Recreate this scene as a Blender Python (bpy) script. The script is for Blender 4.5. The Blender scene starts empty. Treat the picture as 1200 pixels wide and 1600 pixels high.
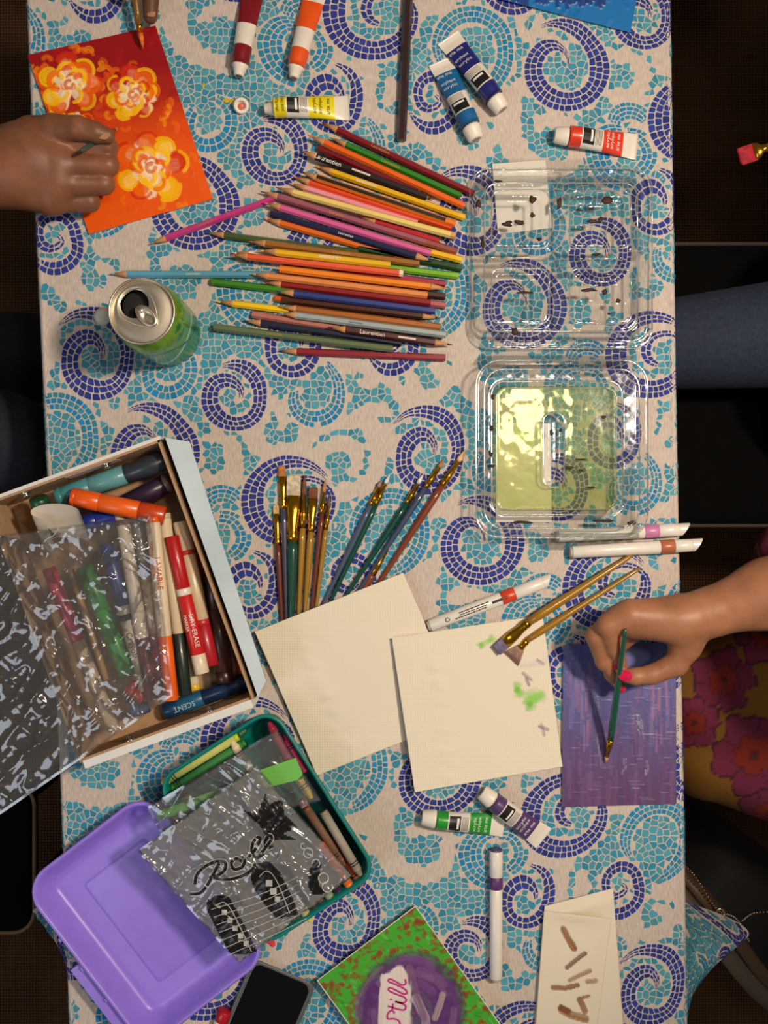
import bpy, math, random
import numpy as np
from mathutils import Vector, Matrix
random.seed(7); np.random.seed(7)

# ------------------------------------------------------------------ units
S = 0.00065           # one photograph pixel on the table top, in metres
H = 1540.0            # camera height above the table top, in the same pixels
scene = bpy.context.scene
col = scene.collection

# ------------------------------------------------------------------ camera
cam = bpy.data.cameras.new('camera')
cam.sensor_fit = 'VERTICAL'; cam.sensor_height = 24.0; cam.lens = 24.0 * H / 1600.0
cam.clip_start = 0.01; cam.clip_end = 50
cam_o = bpy.data.objects.new('camera', cam); col.objects.link(cam_o)
cam_o.location = (0, 0, H * S)
scene.camera = cam_o

# ------------------------------------------------------------------ world, lights, exposure
world = bpy.data.worlds.new('room_ambient'); scene.world = world
world.use_nodes = True
bg = world.node_tree.nodes['Background']
bg.inputs[0].default_value = (1.0, 0.86, 0.72, 1); bg.inputs[1].default_value = 0.11

def area(name, loc, target, size, power, color, size_y=None):
    l = bpy.data.lights.new(name, 'AREA'); l.energy = power; l.color = color
    l.shape = 'RECTANGLE' if size_y else 'DISK'; l.size = size
    if size_y: l.size_y = size_y
    o = bpy.data.objects.new(name, l); col.objects.link(o); o.location = loc
    o.rotation_euler = (Vector(target) - Vector(loc)).to_track_quat('-Z', 'Y').to_euler()
    return o
def spot(name, loc, target, power, color, angle, blend, radius):
    l = bpy.data.lights.new(name, 'SPOT'); l.energy = power; l.color = color
    l.spot_size = math.radians(angle); l.spot_blend = blend; l.shadow_soft_size = radius
    o = bpy.data.objects.new(name, l); col.objects.link(o); o.location = loc
    o.rotation_euler = (Vector(target) - Vector(loc)).to_track_quat('-Z', 'Y').to_euler()
    return o
spot('shaded_pendant_lamp', (0.70, 0.26, 1.38), (-0.10, 0.06, 0), 80, (1.0, 0.84, 0.67), 66, 0.75, 0.07)
spot('second_pendant_lamp', (0.36, 0.24, 1.50), (-0.05, 0.02, 0), 13, (1.0, 0.82, 0.62), 62, 0.8, 0.08)
area('window_light', (-1.05, -0.85, 1.45), (-0.1, -0.25, 0), 0.6, 6.0, (0.80, 0.89, 1.0), 0.9)
scene.view_settings.view_transform = 'Standard'
scene.view_settings.look = 'None'
scene.view_settings.exposure = 0.0
scene.view_settings.gamma = 1.0
scene.view_settings.use_curve_mapping = False
try:
    scene.cycles.transparent_max_bounces = 24
    scene.cycles.max_bounces = 8
except Exception:
    pass

# ------------------------------------------------------------------ helpers
LOC = {}
def w(px, py, z=0.0):
    """pixel seen at height z (pixels above the table) -> metres"""
    k = (1.0 - z / H) * S
    return np.array(((px - 600.0) * k, (800.0 - py) * k, z * S))

def lin(c):
    out = []
    for v in c[:3]:
        v = v / 255.0
        out.append(v / 12.92 if v <= 0.04045 else ((v + 0.055) / 1.055) ** 2.4)
    return tuple(out)

def lin_np(a):
    a = np.asarray(a, float) / 255.0
    return np.where(a <= 0.04045, a / 12.92, ((a + 0.055) / 1.055) ** 2.4)

MATS = {}
def mat(name, rgb, rough=0.5, metal=0.0, var=0.0, vscale=60.0, bump=0.0, bscale=400.0, spec=0.5, coat=0.0, sheen=0.0, stretch=None):
    if name in MATS: return MATS[name]
    m = bpy.data.materials.new(name); m.use_nodes = True
    nt = m.node_tree; b = nt.nodes['Principled BSDF']
    b.inputs['Roughness'].default_value = rough; b.inputs['Metallic'].default_value = metal
    b.inputs['Specular IOR Level'].default_value = spec
    b.inputs['Coat Weight'].default_value = coat
    b.inputs['Sheen Weight'].default_value = sheen
    c = lin(rgb)
    tc = nt.nodes.new('ShaderNodeTexCoord')
    src = tc.outputs['Object']
    if stretch:
        mp = nt.nodes.new('ShaderNodeMapping'); mp.inputs['Scale'].default_value = stretch
        nt.links.new(src, mp.inputs[0]); src = mp.outputs[0]
    nz = nt.nodes.new('ShaderNodeTexNoise'); nz.inputs['Scale'].default_value = vscale; nz.inputs['Detail'].default_value = 5
    nt.links.new(src, nz.inputs['Vector'])
    rp = nt.nodes.new('ShaderNodeValToRGB')
    v = max(var, 0.03)
    rp.color_ramp.elements[0].position = 0.3; rp.color_ramp.elements[1].position = 0.7
    rp.color_ramp.elements[0].color = (*[x * (1 - v) for x in c], 1)
    rp.color_ramp.elements[1].color = (*[min(1, x * (1 + v)) for x in c], 1)
    nt.links.new(nz.outputs['Fac'], rp.inputs[0]); nt.links.new(rp.outputs[0], b.inputs['Base Color'])
    if bump:
        n2 = nt.nodes.new('ShaderNodeTexNoise'); n2.inputs['Scale'].default_value = bscale; n2.inputs['Detail'].default_value = 3
        nt.links.new(src, n2.inputs['Vector'])
        bp = nt.nodes.new('ShaderNodeBump'); bp.inputs['Strength'].default_value = bump; bp.inputs['Distance'].default_value = 0.001
        nt.links.new(n2.outputs['Fac'], bp.inputs['Height']); nt.links.new(bp.outputs[0], b.inputs['Normal'])
    MATS[name] = m
    return m

def vmat(name, rough=0.5, metal=0.0, bump=0.0, bscale=600.0, coat=0.0, spec=0.5, wave=None):
    """material whose colour comes from the mesh's own colour attribute"""
    if name in MATS: return MATS[name]
    m = bpy.data.materials.new(name); m.use_nodes = True
    nt = m.node_tree; b = nt.nodes['Principled BSDF']
    b.inputs['Roughness'].default_value = rough; b.inputs['Metallic'].default_value = metal
    b.inputs['Coat Weight'].default_value = coat; b.inputs['Specular IOR Level'].default_value = spec
    at = nt.nodes.new('ShaderNodeAttribute'); at.attribute_name = 'Col'
    nt.links.new(at.outputs['Color'], b.inputs['Base Color'])
    if bump:
        tc = nt.nodes.new('ShaderNodeTexCoord')
        n2 = nt.nodes.new('ShaderNodeTexNoise'); n2.inputs['Scale'].default_value = bscale
        nt.links.new(tc.outputs['Object'], n2.inputs['Vector'])
        bp = nt.nodes.new('ShaderNodeBump'); bp.inputs['Strength'].default_value = bump; bp.inputs['Distance'].default_value = 0.001
        nt.links.new(n2.outputs['Fac'], bp.inputs['Height']); nt.links.new(bp.outputs[0], b.inputs['Normal'])
    MATS[name] = m
    return m

def film(name, tint=(245, 245, 245), gloss=0.10, rough=0.08, base=0.03, haze=0.0, bscale=0.0, bump=0.0):
    """thin clear plastic: lets light through, reflects more at grazing angles"""
    if name in MATS: return MATS[name]
    m = bpy.data.materials.new(name); m.use_nodes = True
    nt = m.node_tree; nt.nodes.remove(nt.nodes['Principled BSDF'])
    out = nt.nodes['Material Output']
    tr = nt.nodes.new('ShaderNodeBsdfTransparent'); tr.inputs[0].default_value = (*lin(tint), 1)
    gl = nt.nodes.new('ShaderNodeBsdfGlossy'); gl.inputs['Roughness'].default_value = rough
    gl.inputs[0].default_value = (1, 1, 1, 1)
    lw = nt.nodes.new('ShaderNodeLayerWeight'); lw.inputs[0].default_value = 0.35
    ma = nt.nodes.new('ShaderNodeMath'); ma.operation = 'MULTIPLY_ADD'; ma.inputs[1].default_value = gloss * 4; ma.inputs[2].default_value = base
    nt.links.new(lw.outputs['Fresnel'], ma.inputs[0])
    ma.use_clamp = True
    mx = nt.nodes.new('ShaderNodeMixShader')
    nt.links.new(ma.outputs[0], mx.inputs[0]); nt.links.new(tr.outputs[0], mx.inputs[1]); nt.links.new(gl.outputs[0], mx.inputs[2])
    last = mx.outputs[0]
    if haze:
        df = nt.nodes.new('ShaderNodeBsdfDiffuse'); df.inputs[0].default_value = (0.75, 0.76, 0.78, 1)
        m2 = nt.nodes.new('ShaderNodeMixShader'); m2.inputs[0].default_value = haze
        nt.links.new(last, m2.inputs[1]); nt.links.new(df.outputs[0], m2.inputs[2]); last = m2.outputs[0]
    if bump:
        tc = nt.nodes.new('ShaderNodeTexCoord')
        n2 = nt.nodes.new('ShaderNodeTexNoise'); n2.inputs['Scale'].default_value = bscale; n2.inputs['Detail'].default_value = 4
        nt.links.new(tc.outputs['Object'], n2.inputs['Vector'])
        bp = nt.nodes.new('ShaderNodeBump'); bp.inputs['Strength'].default_value = bump; bp.inputs['Distance'].default_value = 0.003
        nt.links.new(n2.outputs['Fac'], bp.inputs['Height']); nt.links.new(bp.outputs[0], gl.inputs['Normal']); nt.links.new(bp.outputs[0], lw.inputs['Normal'])
    nt.links.new(last, out.inputs[0])
    MATS[name] = m
    return m

def root_loc(p):
    l = np.zeros(3)
    while p is not None:
        l = l + LOC[p.name]; p = p.parent
    return l

def tag(o, label=None, cat=None, group=None, kind=None):
    if label: o['label'] = label
    if cat: o['category'] = cat
    if group: o['group'] = group
    if kind: o['kind'] = kind
    return o

def thing(name, label, cat, loc, group=None):
    o = bpy.data.objects.new(name, None); col.objects.link(o)
    o.location = tuple(loc); o.empty_display_size = 0.01
    LOC[o.name] = np.array(loc, float)
    return tag(o, label, cat, group)

def mk(name, V, F, m, parent=None, smooth=False, colors=None, origin=None):
    """one mesh object; V in world metres"""
    V = np.asarray(V, float)
    base = root_loc(parent)
    o_loc = np.zeros(3)
    if parent is None:
        o_loc = np.array(origin, float) if origin is not None else np.array((*((V.min(0) + V.max(0)) / 2)[:2], V[:, 2].min()))
    me = bpy.data.meshes.new(name)
    me.from_pydata((V - base - o_loc).tolist(), [], [list(map(int, f)) for f in F])
    if smooth: me.polygons.foreach_set('use_smooth', [True] * len(me.polygons))
    if colors is not None:
        a = me.color_attributes.new('Col', 'FLOAT_COLOR', 'POINT')
        c = np.ones((len(V), 4), np.float32); c[:, :3] = colors
        a.data.foreach_set('color', c.ravel())
    me.validate()
    me.update()
    if m is not None:
        for mm in (m if isinstance(m, (list, tuple)) else [m]): me.materials.append(mm)
    o = bpy.data.objects.new(name, me); col.objects.link(o)
    o.location = tuple(o_loc)
    o.parent = parent
    LOC[o.name] = o_loc
    return o

def merge(*parts):
    V = []; F = []; n = 0
    for v, f in parts:
        v = np.asarray(v, float); V.append(v)
        F += [[i + n for i in ff] for ff in f]; n += len(v)
    return np.vstack(V), F

def frame(p0, p1, up=(0, 0, 1)):
    p0 = np.asarray(p0, float); p1 = np.asarray(p1, float)
    t = p1 - p0; L = np.linalg.norm(t); t = t / L
    u = np.asarray(up, float)
    if abs(np.dot(u, t)) > 0.95: u = np.array((0.0, 1.0, 0.0))
    s_ = np.cross(t, u); s_ /= np.linalg.norm(s_)
    n = np.cross(s_, t)
    return p0, t, s_, n, L          # along, side, normal(up)

def lathe(p0, p1, prof, n=12, twist=0.0, sx=1.0, sn=1.0, cap0=True, cap1=True):
    """surface of revolution round p0->p1; prof = [(distance m, radius m)]"""
    o, t, s_, nn, L = frame(p0, p1)
    V = []; F = []
    for d, r in prof:
        for k in range(n):
            a = 2 * math.pi * k / n + twist
            V.append(o + t * d + s_ * math.cos(a) * r * sx + nn * math.sin(a) * r * sn)
    for i in range(len(prof) - 1):
        for k in range(n):
            a = i * n + k; b = i * n + (k + 1) % n
            F.append([a, b, b + n, a + n])
    if cap0: F.append(list(range(n))[::-1])
    if cap1: F.append([(len(prof) - 1) * n + k for k in range(n)])
    return np.array(V), F

def box8(c):
    """8 corners: bottom 4 then top 4 (same winding)"""
    return np.array(c, float), [[3, 2, 1, 0], [4, 5, 6, 7], [0, 1, 5, 4], [1, 2, 6, 5], [2, 3, 7, 6], [3, 0, 4, 7]]

def slab_px(corners, z0, z1):
    return box8([w(x, y, z0) for x, y in corners] + [w(x, y, z1) for x, y in corners])

# --- smooth value noise (numpy)
def _hash(ix, iy, seed):
    h = (ix.astype(np.int64) * 374761393 + iy.astype(np.int64) * 668265263 + seed * 974634777) & 0xffffffff
    h = ((h ^ (h >> 13)) * 1274126177) & 0xffffffff
    return ((h ^ (h >> 16)) & 0xffff) / 65535.0
def vnoise(x, y, seed=0):
    x = np.asarray(x, float); y = np.asarray(y, float)
    ix = np.floor(x); iy = np.floor(y); fx = x - ix; fy = y - iy
    fx = fx * fx * (3 - 2 * fx); fy = fy * fy * (3 - 2 * fy)
    a = _hash(ix, iy, seed); b = _hash(ix + 1, iy, seed); c = _hash(ix, iy + 1, seed); d = _hash(ix + 1, iy + 1, seed)
    return (a * (1 - fx) + b * fx) * (1 - fy) + (c * (1 - fx) + d * fx) * fy
def fbm(x, y, seed=0, oct=4):
    s = 0; a = 0.5; t = 0
    for k in range(oct):
        s = s + a * vnoise(np.asarray(x) * 2 ** k, np.asarray(y) * 2 ** k, seed + k * 17); t += a; a *= 0.5
    return s / t
def sstep(a, b, x):
    t = np.clip((x - a) / (b - a), 0, 1); return t * t * (3 - 2 * t)

def grid_mesh(nu, nv, fn):
    """fn(U,V arrays) -> (N,3) points"""
    u, v = np.meshgrid(np.linspace(0, 1, nu), np.linspace(0, 1, nv))
    P_ = fn(u.ravel(), v.ravel())
    F = []
    for j in range(nv - 1):
        for i in range(nu - 1):
            a = j * nu + i
            F.append([a, a + nu, a + nu + 1, a + 1])
    return P_, F

def quad_px(c, u, v):
    """bilinear photo position inside corner list c (TL,TR,BR,BL)"""
    c = np.array(c, float)
    u = u[:, None]; v = v[:, None]
    return (c[0] * (1 - u) + c[1] * u) * (1 - v) + (c[3] * (1 - u) + c[2] * u) * v
def wv(px, py, z):
    k = (1.0 - z / H) * S
    return np.stack([(px - 600.0) * k, (800.0 - py) * k, z * S + 0 * px], 1)

# --- text to mesh (built-in font)
TXT = {}
def text_geo(s):
    if s in TXT: return TXT[s]
    cu = bpy.data.curves.new('t', 'FONT'); cu.body = s; cu.size = 1.0; cu.resolution_u = 2
    o = bpy.data.objects.new('t', cu); col.objects.link(o)
    dg = bpy.context.evaluated_depsgraph_get(); dg.update()
    me = bpy.data.meshes.new_from_object(o.evaluated_get(dg))
    V = np.array([v.co[:] for v in me.vertices]); F = [list(p.vertices) for p in me.polygons]
    bpy.data.objects.remove(o); bpy.data.curves.remove(cu); bpy.data.meshes.remove(me)
    V[:, 0] -= V[:, 0].min(); V[:, 1] -= 0.0
    TXT[s] = (V, F)
    return TXT[s]

def lettering(s, origin, ex, ey, height, m, parent, width=None, name='lettering', fn=None):
    """flat print: text laid from origin along ex with letter tops towards ey (metres)"""
    V, F = text_geo(s)
    sc = height / 0.7
    x = V[:, 0] * sc; y = V[:, 1] * sc
    if width: x = V[:, 0] / max(V[:, 0].max(), 1e-6) * width
    ex = np.asarray(ex, float); ex = ex / np.linalg.norm(ex); ey = np.asarray(ey, float); ey = ey / np.linalg.norm(ey)
    if fn is not None: P_ = fn(x, y)
    else: P_ = np.asarray(origin)[None] + x[:, None] * ex + y[:, None] * ey
    return mk(name, P_, F, m, parent)

def ribbon(pts, width, nrm=(0, 0, 1)):
    """flat stroke along 3-D points; width number or list (metres)"""
    P_ = np.asarray(pts, float); n = len(P_)
    wd = np.full(n, width) if np.isscalar(width) else np.asarray(width)
    T = np.gradient(P_, axis=0); T /= np.linalg.norm(T, axis=1)[:, None] + 1e-12
    s_ = np.cross(np.asarray(nrm, float), T); s_ /= np.linalg.norm(s_, axis=1)[:, None] + 1e-12
    V = np.vstack([P_ - s_ * wd[:, None] / 2, P_ + s_ * wd[:, None] / 2])
    F = [[i + 1, i, n + i, n + i + 1][::-1] for i in range(n - 1)]
    return V, F

def tube_path(pts, r, n=8):
    P_ = np.asarray(pts, float); k = len(P_)
    rr = np.full(k, r) if np.isscalar(r) else np.asarray(r)
    T = np.gradient(P_, axis=0); T /= np.linalg.norm(T, axis=1)[:, None] + 1e-12
    V = []; F = []
    for i in range(k):
        u = np.array((0, 0, 1.0)) if abs(T[i][2]) < 0.9 else np.array((0, 1.0, 0))
        s_ = np.cross(T[i], u); s_ /= np.linalg.norm(s_); nn = np.cross(s_, T[i])
        for j in range(n):
            a = 2 * math.pi * j / n
            V.append(P_[i] + (s_ * math.cos(a) + nn * math.sin(a)) * rr[i])
    for i in range(k - 1):
        for j in range(n):
            a = i * n + j; b = i * n + (j + 1) % n
            F.append([a, b, b + n, a + n])
    F.append(list(range(n))[::-1]); F.append([(k - 1) * n + j for j in range(n)])
    return np.array(V), F

def spline(pts, n=40):
    """Catmull-Rom through pts (any dimension)"""
    P_ = np.asarray(pts, float)
    P_ = np.vstack([2 * P_[0] - P_[1], P_, 2 * P_[-1] - P_[-2]])
    out = []
    m = len(P_) - 3
    for t in np.linspace(0, m - 1e-6, n):
        i = int(t); f = t - i
        a, b, c, d = P_[i:i + 4]
        out.append(0.5 * ((2 * b) + (c - a) * f + (2 * a - 5 * b + 4 * c - d) * f * f + (3 * b - a - 3 * c + d) * f ** 3))
    return np.array(out)

# --- signed-distance bodies (smooth unions of tapered capsules) meshed by surface nets
def sdf_cone(G, a, b, ra, rb):
    a = np.asarray(a, float); b = np.asarray(b, float)
    ab = b - a; L2 = max(ab @ ab, 1e-9)
    t = np.clip(((G - a) @ ab) / L2, 0, 1)
    return np.linalg.norm(G - (a + t[..., None] * ab), axis=-1) - (ra + (rb - ra) * t)
def smin(a, b, k):
    h = np.clip(0.5 + 0.5 * (b - a) / k, 0, 1)
    return b * (1 - h) + a * h - k * h * (1 - h)
def surface_nets(lo, hi, step, field):
    lo = np.asarray(lo, float); hi = np.asarray(hi, float)
    n = np.ceil((hi - lo) / step).astype(int) + 1
    ax = [lo[i] + np.arange(n[i]) * step for i in range(3)]
    G = np.stack(np.meshgrid(*ax, indexing='ij'), -1)
    D = field(G)
    D[0, :, :] = np.maximum(D[0, :, :], step * .5); D[-1, :, :] = np.maximum(D[-1, :, :], step * .5)
    D[:, 0, :] = np.maximum(D[:, 0, :], step * .5); D[:, -1, :] = np.maximum(D[:, -1, :], step * .5)
    D[:, :, 0] = np.maximum(D[:, :, 0], step * .5); D[:, :, -1] = np.maximum(D[:, :, -1], step * .5)
    c = [(i, j, k) for i in (0, 1) for j in (0, 1) for k in (0, 1)]
    sh = np.array(D.shape) - 1
    acc = np.zeros((*sh, 3)); cnt = np.zeros(sh)
    sl = lambda o: tuple(slice(o[d], o[d] + sh[d]) for d in range(3))
    for p in range(8):
        for q in range(p + 1, 8):
            if sum(abs(c[p][d] - c[q][d]) for d in range(3)) != 1: continue
            A = D[sl(c[p])]; B = D[sl(c[q])]
            m_ = (A < 0) != (B < 0)
            t = np.where(m_, A / np.where(m_, A - B, 1), 0)
            for d in range(3):
                acc[..., d] += np.where(m_, c[p][d] + t * (c[q][d] - c[p][d]), 0)
            cnt += m_
    act = cnt > 0
    idx = -np.ones(sh, int); ids = np.argwhere(act); idx[act] = np.arange(len(ids))
    V = lo + (ids + acc[act] / cnt[act][:, None]) * step
    F = []
    for d in range(3):
        e = [0, 0, 0]; e[d] = 1
        A = D[tuple(slice(0, D.shape[q] - e[q]) for q in range(3))]; B = D[tuple(slice(e[q], D.shape[q]) for q in range(3))]
        m_ = np.argwhere((A < 0) != (B < 0))
        u, v = [(1, 2), (2, 0), (0, 1)][d]
        for p in m_:
            if p[u] == 0 or p[v] == 0 or p[u] >= sh[u] or p[v] >= sh[v] or p[d] >= sh[d]: continue
            a = p.copy(); b = p.copy(); b[u] -= 1; c_ = p.copy(); c_[u] -= 1; c_[v] -= 1; e_ = p.copy(); e_[v] -= 1
            q = [idx[tuple(a)], idx[tuple(b)], idx[tuple(c_)], idx[tuple(e_)]]
            if min(q) < 0: continue
            F.append(q if D[tuple(p)] < 0 else q[::-1])
    return V, F
def wpx(px, py, z):
    """photo pixel at height z -> pixel-unit world position (for bodies built in pixel units)"""
    k = (1.0 - z / H)
    return np.array(((px - 600.0) * k, (800.0 - py) * k, z))
# ================================================================== floor, table, tablecloth
FLOOR = -1150.0
def floor_mat():
    m = bpy.data.materials.new('woven_brown_carpet'); m.use_nodes = True
    nt = m.node_tree; b = nt.nodes['Principled BSDF']; b.inputs['Roughness'].default_value = 0.95
    b.inputs['Specular IOR Level'].default_value = 0.1
    tc = nt.nodes.new('ShaderNodeTexCoord')
    w1 = nt.nodes.new('ShaderNodeTexWave'); w1.inputs['Scale'].default_value = 60; w1.bands_direction = 'X'; w1.inputs['Distortion'].default_value = 1.5
    w2 = nt.nodes.new('ShaderNodeTexWave'); w2.inputs['Scale'].default_value = 60; w2.bands_direction = 'Y'; w2.inputs['Distortion'].default_value = 1.5
    nz = nt.nodes.new('ShaderNodeTexNoise'); nz.inputs['Scale'].default_value = 6; nz.inputs['Detail'].default_value = 6
    for x in (w1, w2, nz): nt.links.new(tc.outputs['Object'], x.inputs['Vector'])
    mu = nt.nodes.new('ShaderNodeMath'); mu.operation = 'MULTIPLY'
    nt.links.new(w1.outputs['Fac'], mu.inputs[0]); nt.links.new(w2.outputs['Fac'], mu.inputs[1])
    ad = nt.nodes.new('ShaderNodeMath'); ad.operation = 'MULTIPLY_ADD'; ad.inputs[1].default_value = 0.5
    nt.links.new(mu.outputs[0], ad.inputs[0]); nt.links.new(nz.outputs['Fac'], ad.inputs[2])
    rp = nt.nodes.new('ShaderNodeValToRGB')
    rp.color_ramp.elements[0].color = (*lin((34, 22, 14)), 1); rp.color_ramp.elements[1].color = (*lin((104, 74, 48)), 1)
    rp.color_ramp.elements[0].position = 0.35; rp.color_ramp.elements[1].position = 0.95
    nt.links.new(ad.outputs[0], rp.inputs[0]); nt.links.new(rp.outputs[0], b.inputs['Base Color'])
    return m
R2 = 2600
fl = mk('floor', *box8([(x * S, y * S, z * S) for z in (FLOOR - 20, FLOOR) for x, y in ((-R2, -R2), (R2, -R2), (R2, R2), (-R2, R2))]), floor_mat())
tag(fl, 'dark brown woven carpet under the table', None, kind='structure')

# fabric edges in the photograph
LE = [(-400, 32), (0, 48), (350, 62), (700, 78), (1230, 101), (1700, 118), (1950, 122)]
RE = [(-400, 1030), (0, 1041), (620, 1050), (1250, 1062), (1600, 1067), (1950, 1072)]
def edgex(E_, y): return np.interp(y, [e[0] for e in E_], [e[1] for e in E_])
YT, YB = -170.0, 1720.0

def flare(y, side):
    if side > 0:
        return 0.06 + 0.60 * np.exp(-((y - 1535) / 60.0) ** 2) + 0.05 * np.sin(y / 60.0)
    return 0.06 + 0.46 * np.exp(-((y - 1490) / 45.0) ** 2) + 0.05 * np.sin(y / 55.0)

def overhang(y): return 120 + 130 * np.exp(-((y - 1535) / 70.0) ** 2)
def wrinkle(x, y):
    r = 1 - np.abs(2 * fbm(x / 70.0 + y / 260.0, y / 90.0 - x / 200.0, 5, 3) - 1)
    return -1.8 * (1 - r ** 3) * 0.8 + 0.0

def cloth3d(x, y, lift=0.0):
    """fabric position (photo px on the flat top, continuing over the edges) -> metres"""
    x = np.asarray(x, float); y = np.asarray(y, float)
    xl = edgex(LE, y); xr = edgex(RE, y)
    X = np.clip(x, xl, xr); Z = wrinkle(x, y) + lift
    nx = np.zeros_like(X)
    for side, e in ((1, xr), (-1, xl)):
        d = np.maximum(side * (x - e), 0)
        R = 9.0
        a = np.clip(d / R, 0, 1.35)
        fl_ = np.clip(flare(y, side), 0, 0.95)
        rest = np.maximum(d - R * 1.35, 0)
        dx = (R + lift) * np.sin(a) + rest * fl_
        dz = -(R + lift) * (1 - np.cos(a)) - rest * np.sqrt(1 - fl_ ** 2)
        on = d > 0
        g = np.where(rest > 0, 3.0, 1.0) * lift
        X = np.where(on, e + side * (dx + g * np.sqrt(1 - fl_ ** 2) * np.sin(a)), X); Z = np.where(on, dz + lift * np.cos(a) + g * fl_, Z)
    return np.stack([(X - 600) * S, (800 - y) * S, Z * S], 1)

# folding table under the cloth
tb = thing('folding_table', 'long folding table hidden beneath the blue mosaic cloth', 'table', (0, 0, FLOOR * S))
tmat = mat('table_laminate', (150, 140, 125), 0.6)
mk('tabletop', *box8([(*(np.array(((x - 600), (800 - y))) * S), z * S) for z in (-34, -10.5)
   for x, y in ((60, YT + 15), (1032, YT + 15), (1058, YB - 15), (125, YB - 15))]), tmat, tb)
leg_m = mat('table_leg_steel', (60, 60, 62), 0.4, 0.8)
for x, y in ((130, -60), (960, -60), (190, 1600), (990, 1600)):
    p = np.array(((x - 600) * S, (800 - y) * S, FLOOR * S)); q = p.copy(); q[2] = -34 * S
    mk('leg', *lathe(p, q, [(0, 14 * S), (q[2] - p[2], 14 * S)], 10), leg_m, tb, True)

cloth_root = thing('tablecloth', 'off-white tablecloth printed with navy and turquoise mosaic spirals', 'tablecloth', (0, 0, 0))
def cloth_mat():
    m = bpy.data.materials.new('linen_cloth'); m.use_nodes = True
    nt = m.node_tree; b = nt.nodes['Principled BSDF']; b.inputs['Roughness'].default_value = 0.85
    b.inputs['Specular IOR Level'].default_value = 0.2
    tc = nt.nodes.new('ShaderNodeTexCoord')
    mp = nt.nodes.new('ShaderNodeMapping'); mp.inputs['Scale'].default_value = (6.0, 1.0, 1.0)
    nt.links.new(tc.outputs['Object'], mp.inputs[0])
    nz = nt.nodes.new('ShaderNodeTexNoise'); nz.inputs['Scale'].default_value = 130; nz.inputs['Detail'].default_value = 4
    nt.links.new(mp.outputs[0], nz.inputs['Vector'])
    rp = nt.nodes.new('ShaderNodeValToRGB'); rp.color_ramp.elements[0].position = 0.25; rp.color_ramp.elements[1].position = 0.75
    rp.color_ramp.elements[0].color = (*lin((177, 164, 154)), 1); rp.color_ramp.elements[1].color = (*lin((212, 198, 187)), 1)
    nt.links.new(nz.outputs['Fac'], rp.inputs[0]); nt.links.new(rp.outputs[0], b.inputs['Base Color'])
    bp = nt.nodes.new('ShaderNodeBump'); bp.inputs['Strength'].default_value = 0.25; bp.inputs['Distance'].default_value = 0.0006
    nt.links.new(nz.outputs['Fac'], bp.inputs['Height']); nt.links.new(bp.outputs[0], b.inputs['Normal'])
    return m
def cloth_surface():
    ys = np.concatenate([np.arange(YT, 1380, 10.0), np.arange(1380, 1680, 4.0), np.arange(1680, YB + 1, 10.0)])
    tx = np.concatenate([-np.array([330, 290, 250, 210, 170, 140, 110, 80, 55, 35, 20, 12, 8, 4.0])[:], ])
    V = []; nrow = None
    for y in ys:
        xl = edgex(LE, y); xr = edgex(RE, y)
        k = overhang(y) / 330.0; row = np.concatenate([xl + tx * k, np.linspace(xl, xr, 100), xr - tx[::-1] * k])
        V.append(cloth3d(row, np.full(len(row), y))); nrow = len(row)
    F = []
    for j in range(len(ys) - 1):
        for i in range(nrow - 1):
            a = j * nrow + i
            F.append([a, a + nrow, a + nrow + 1, a + 1])
    return np.vstack(V), F
mk('cloth', *cloth_surface(), cloth_mat(), cloth_root, True)

# ------------------------------------------------------------------ the printed mosaic
QX = np.array([713.33, 498.18, -65.67, -17.12, -3.28, -0.02]); QY = np.array([785.99, 137.2, 369.27, -8.58, -16.21, -2.07])
def Qf(u, v):
    B = np.stack([np.ones_like(u), u, v, u * u, u * v, v * v])
    return QX @ B, QY @ B
def Qinv(x, y):
    u = np.zeros_like(x); v = np.zeros_like(x)
    for _ in range(12):
        X, Y = Qf(u, v)
        xu = QX[1] + 2 * QX[3] * u + QX[4] * v; xv = QX[2] + QX[4] * u + 2 * QX[5] * v
        yu = QY[1] + 2 * QY[3] * u + QY[4] * v; yv = QY[2] + QY[4] * u + 2 * QY[5] * v
        det = xu * yv - xv * yu; rx = x - X; ry = y - Y
        u = u + (rx * yv - ry * xv) / det; v = v + (ry * xu - rx * yu) / det
    return u, v

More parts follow.
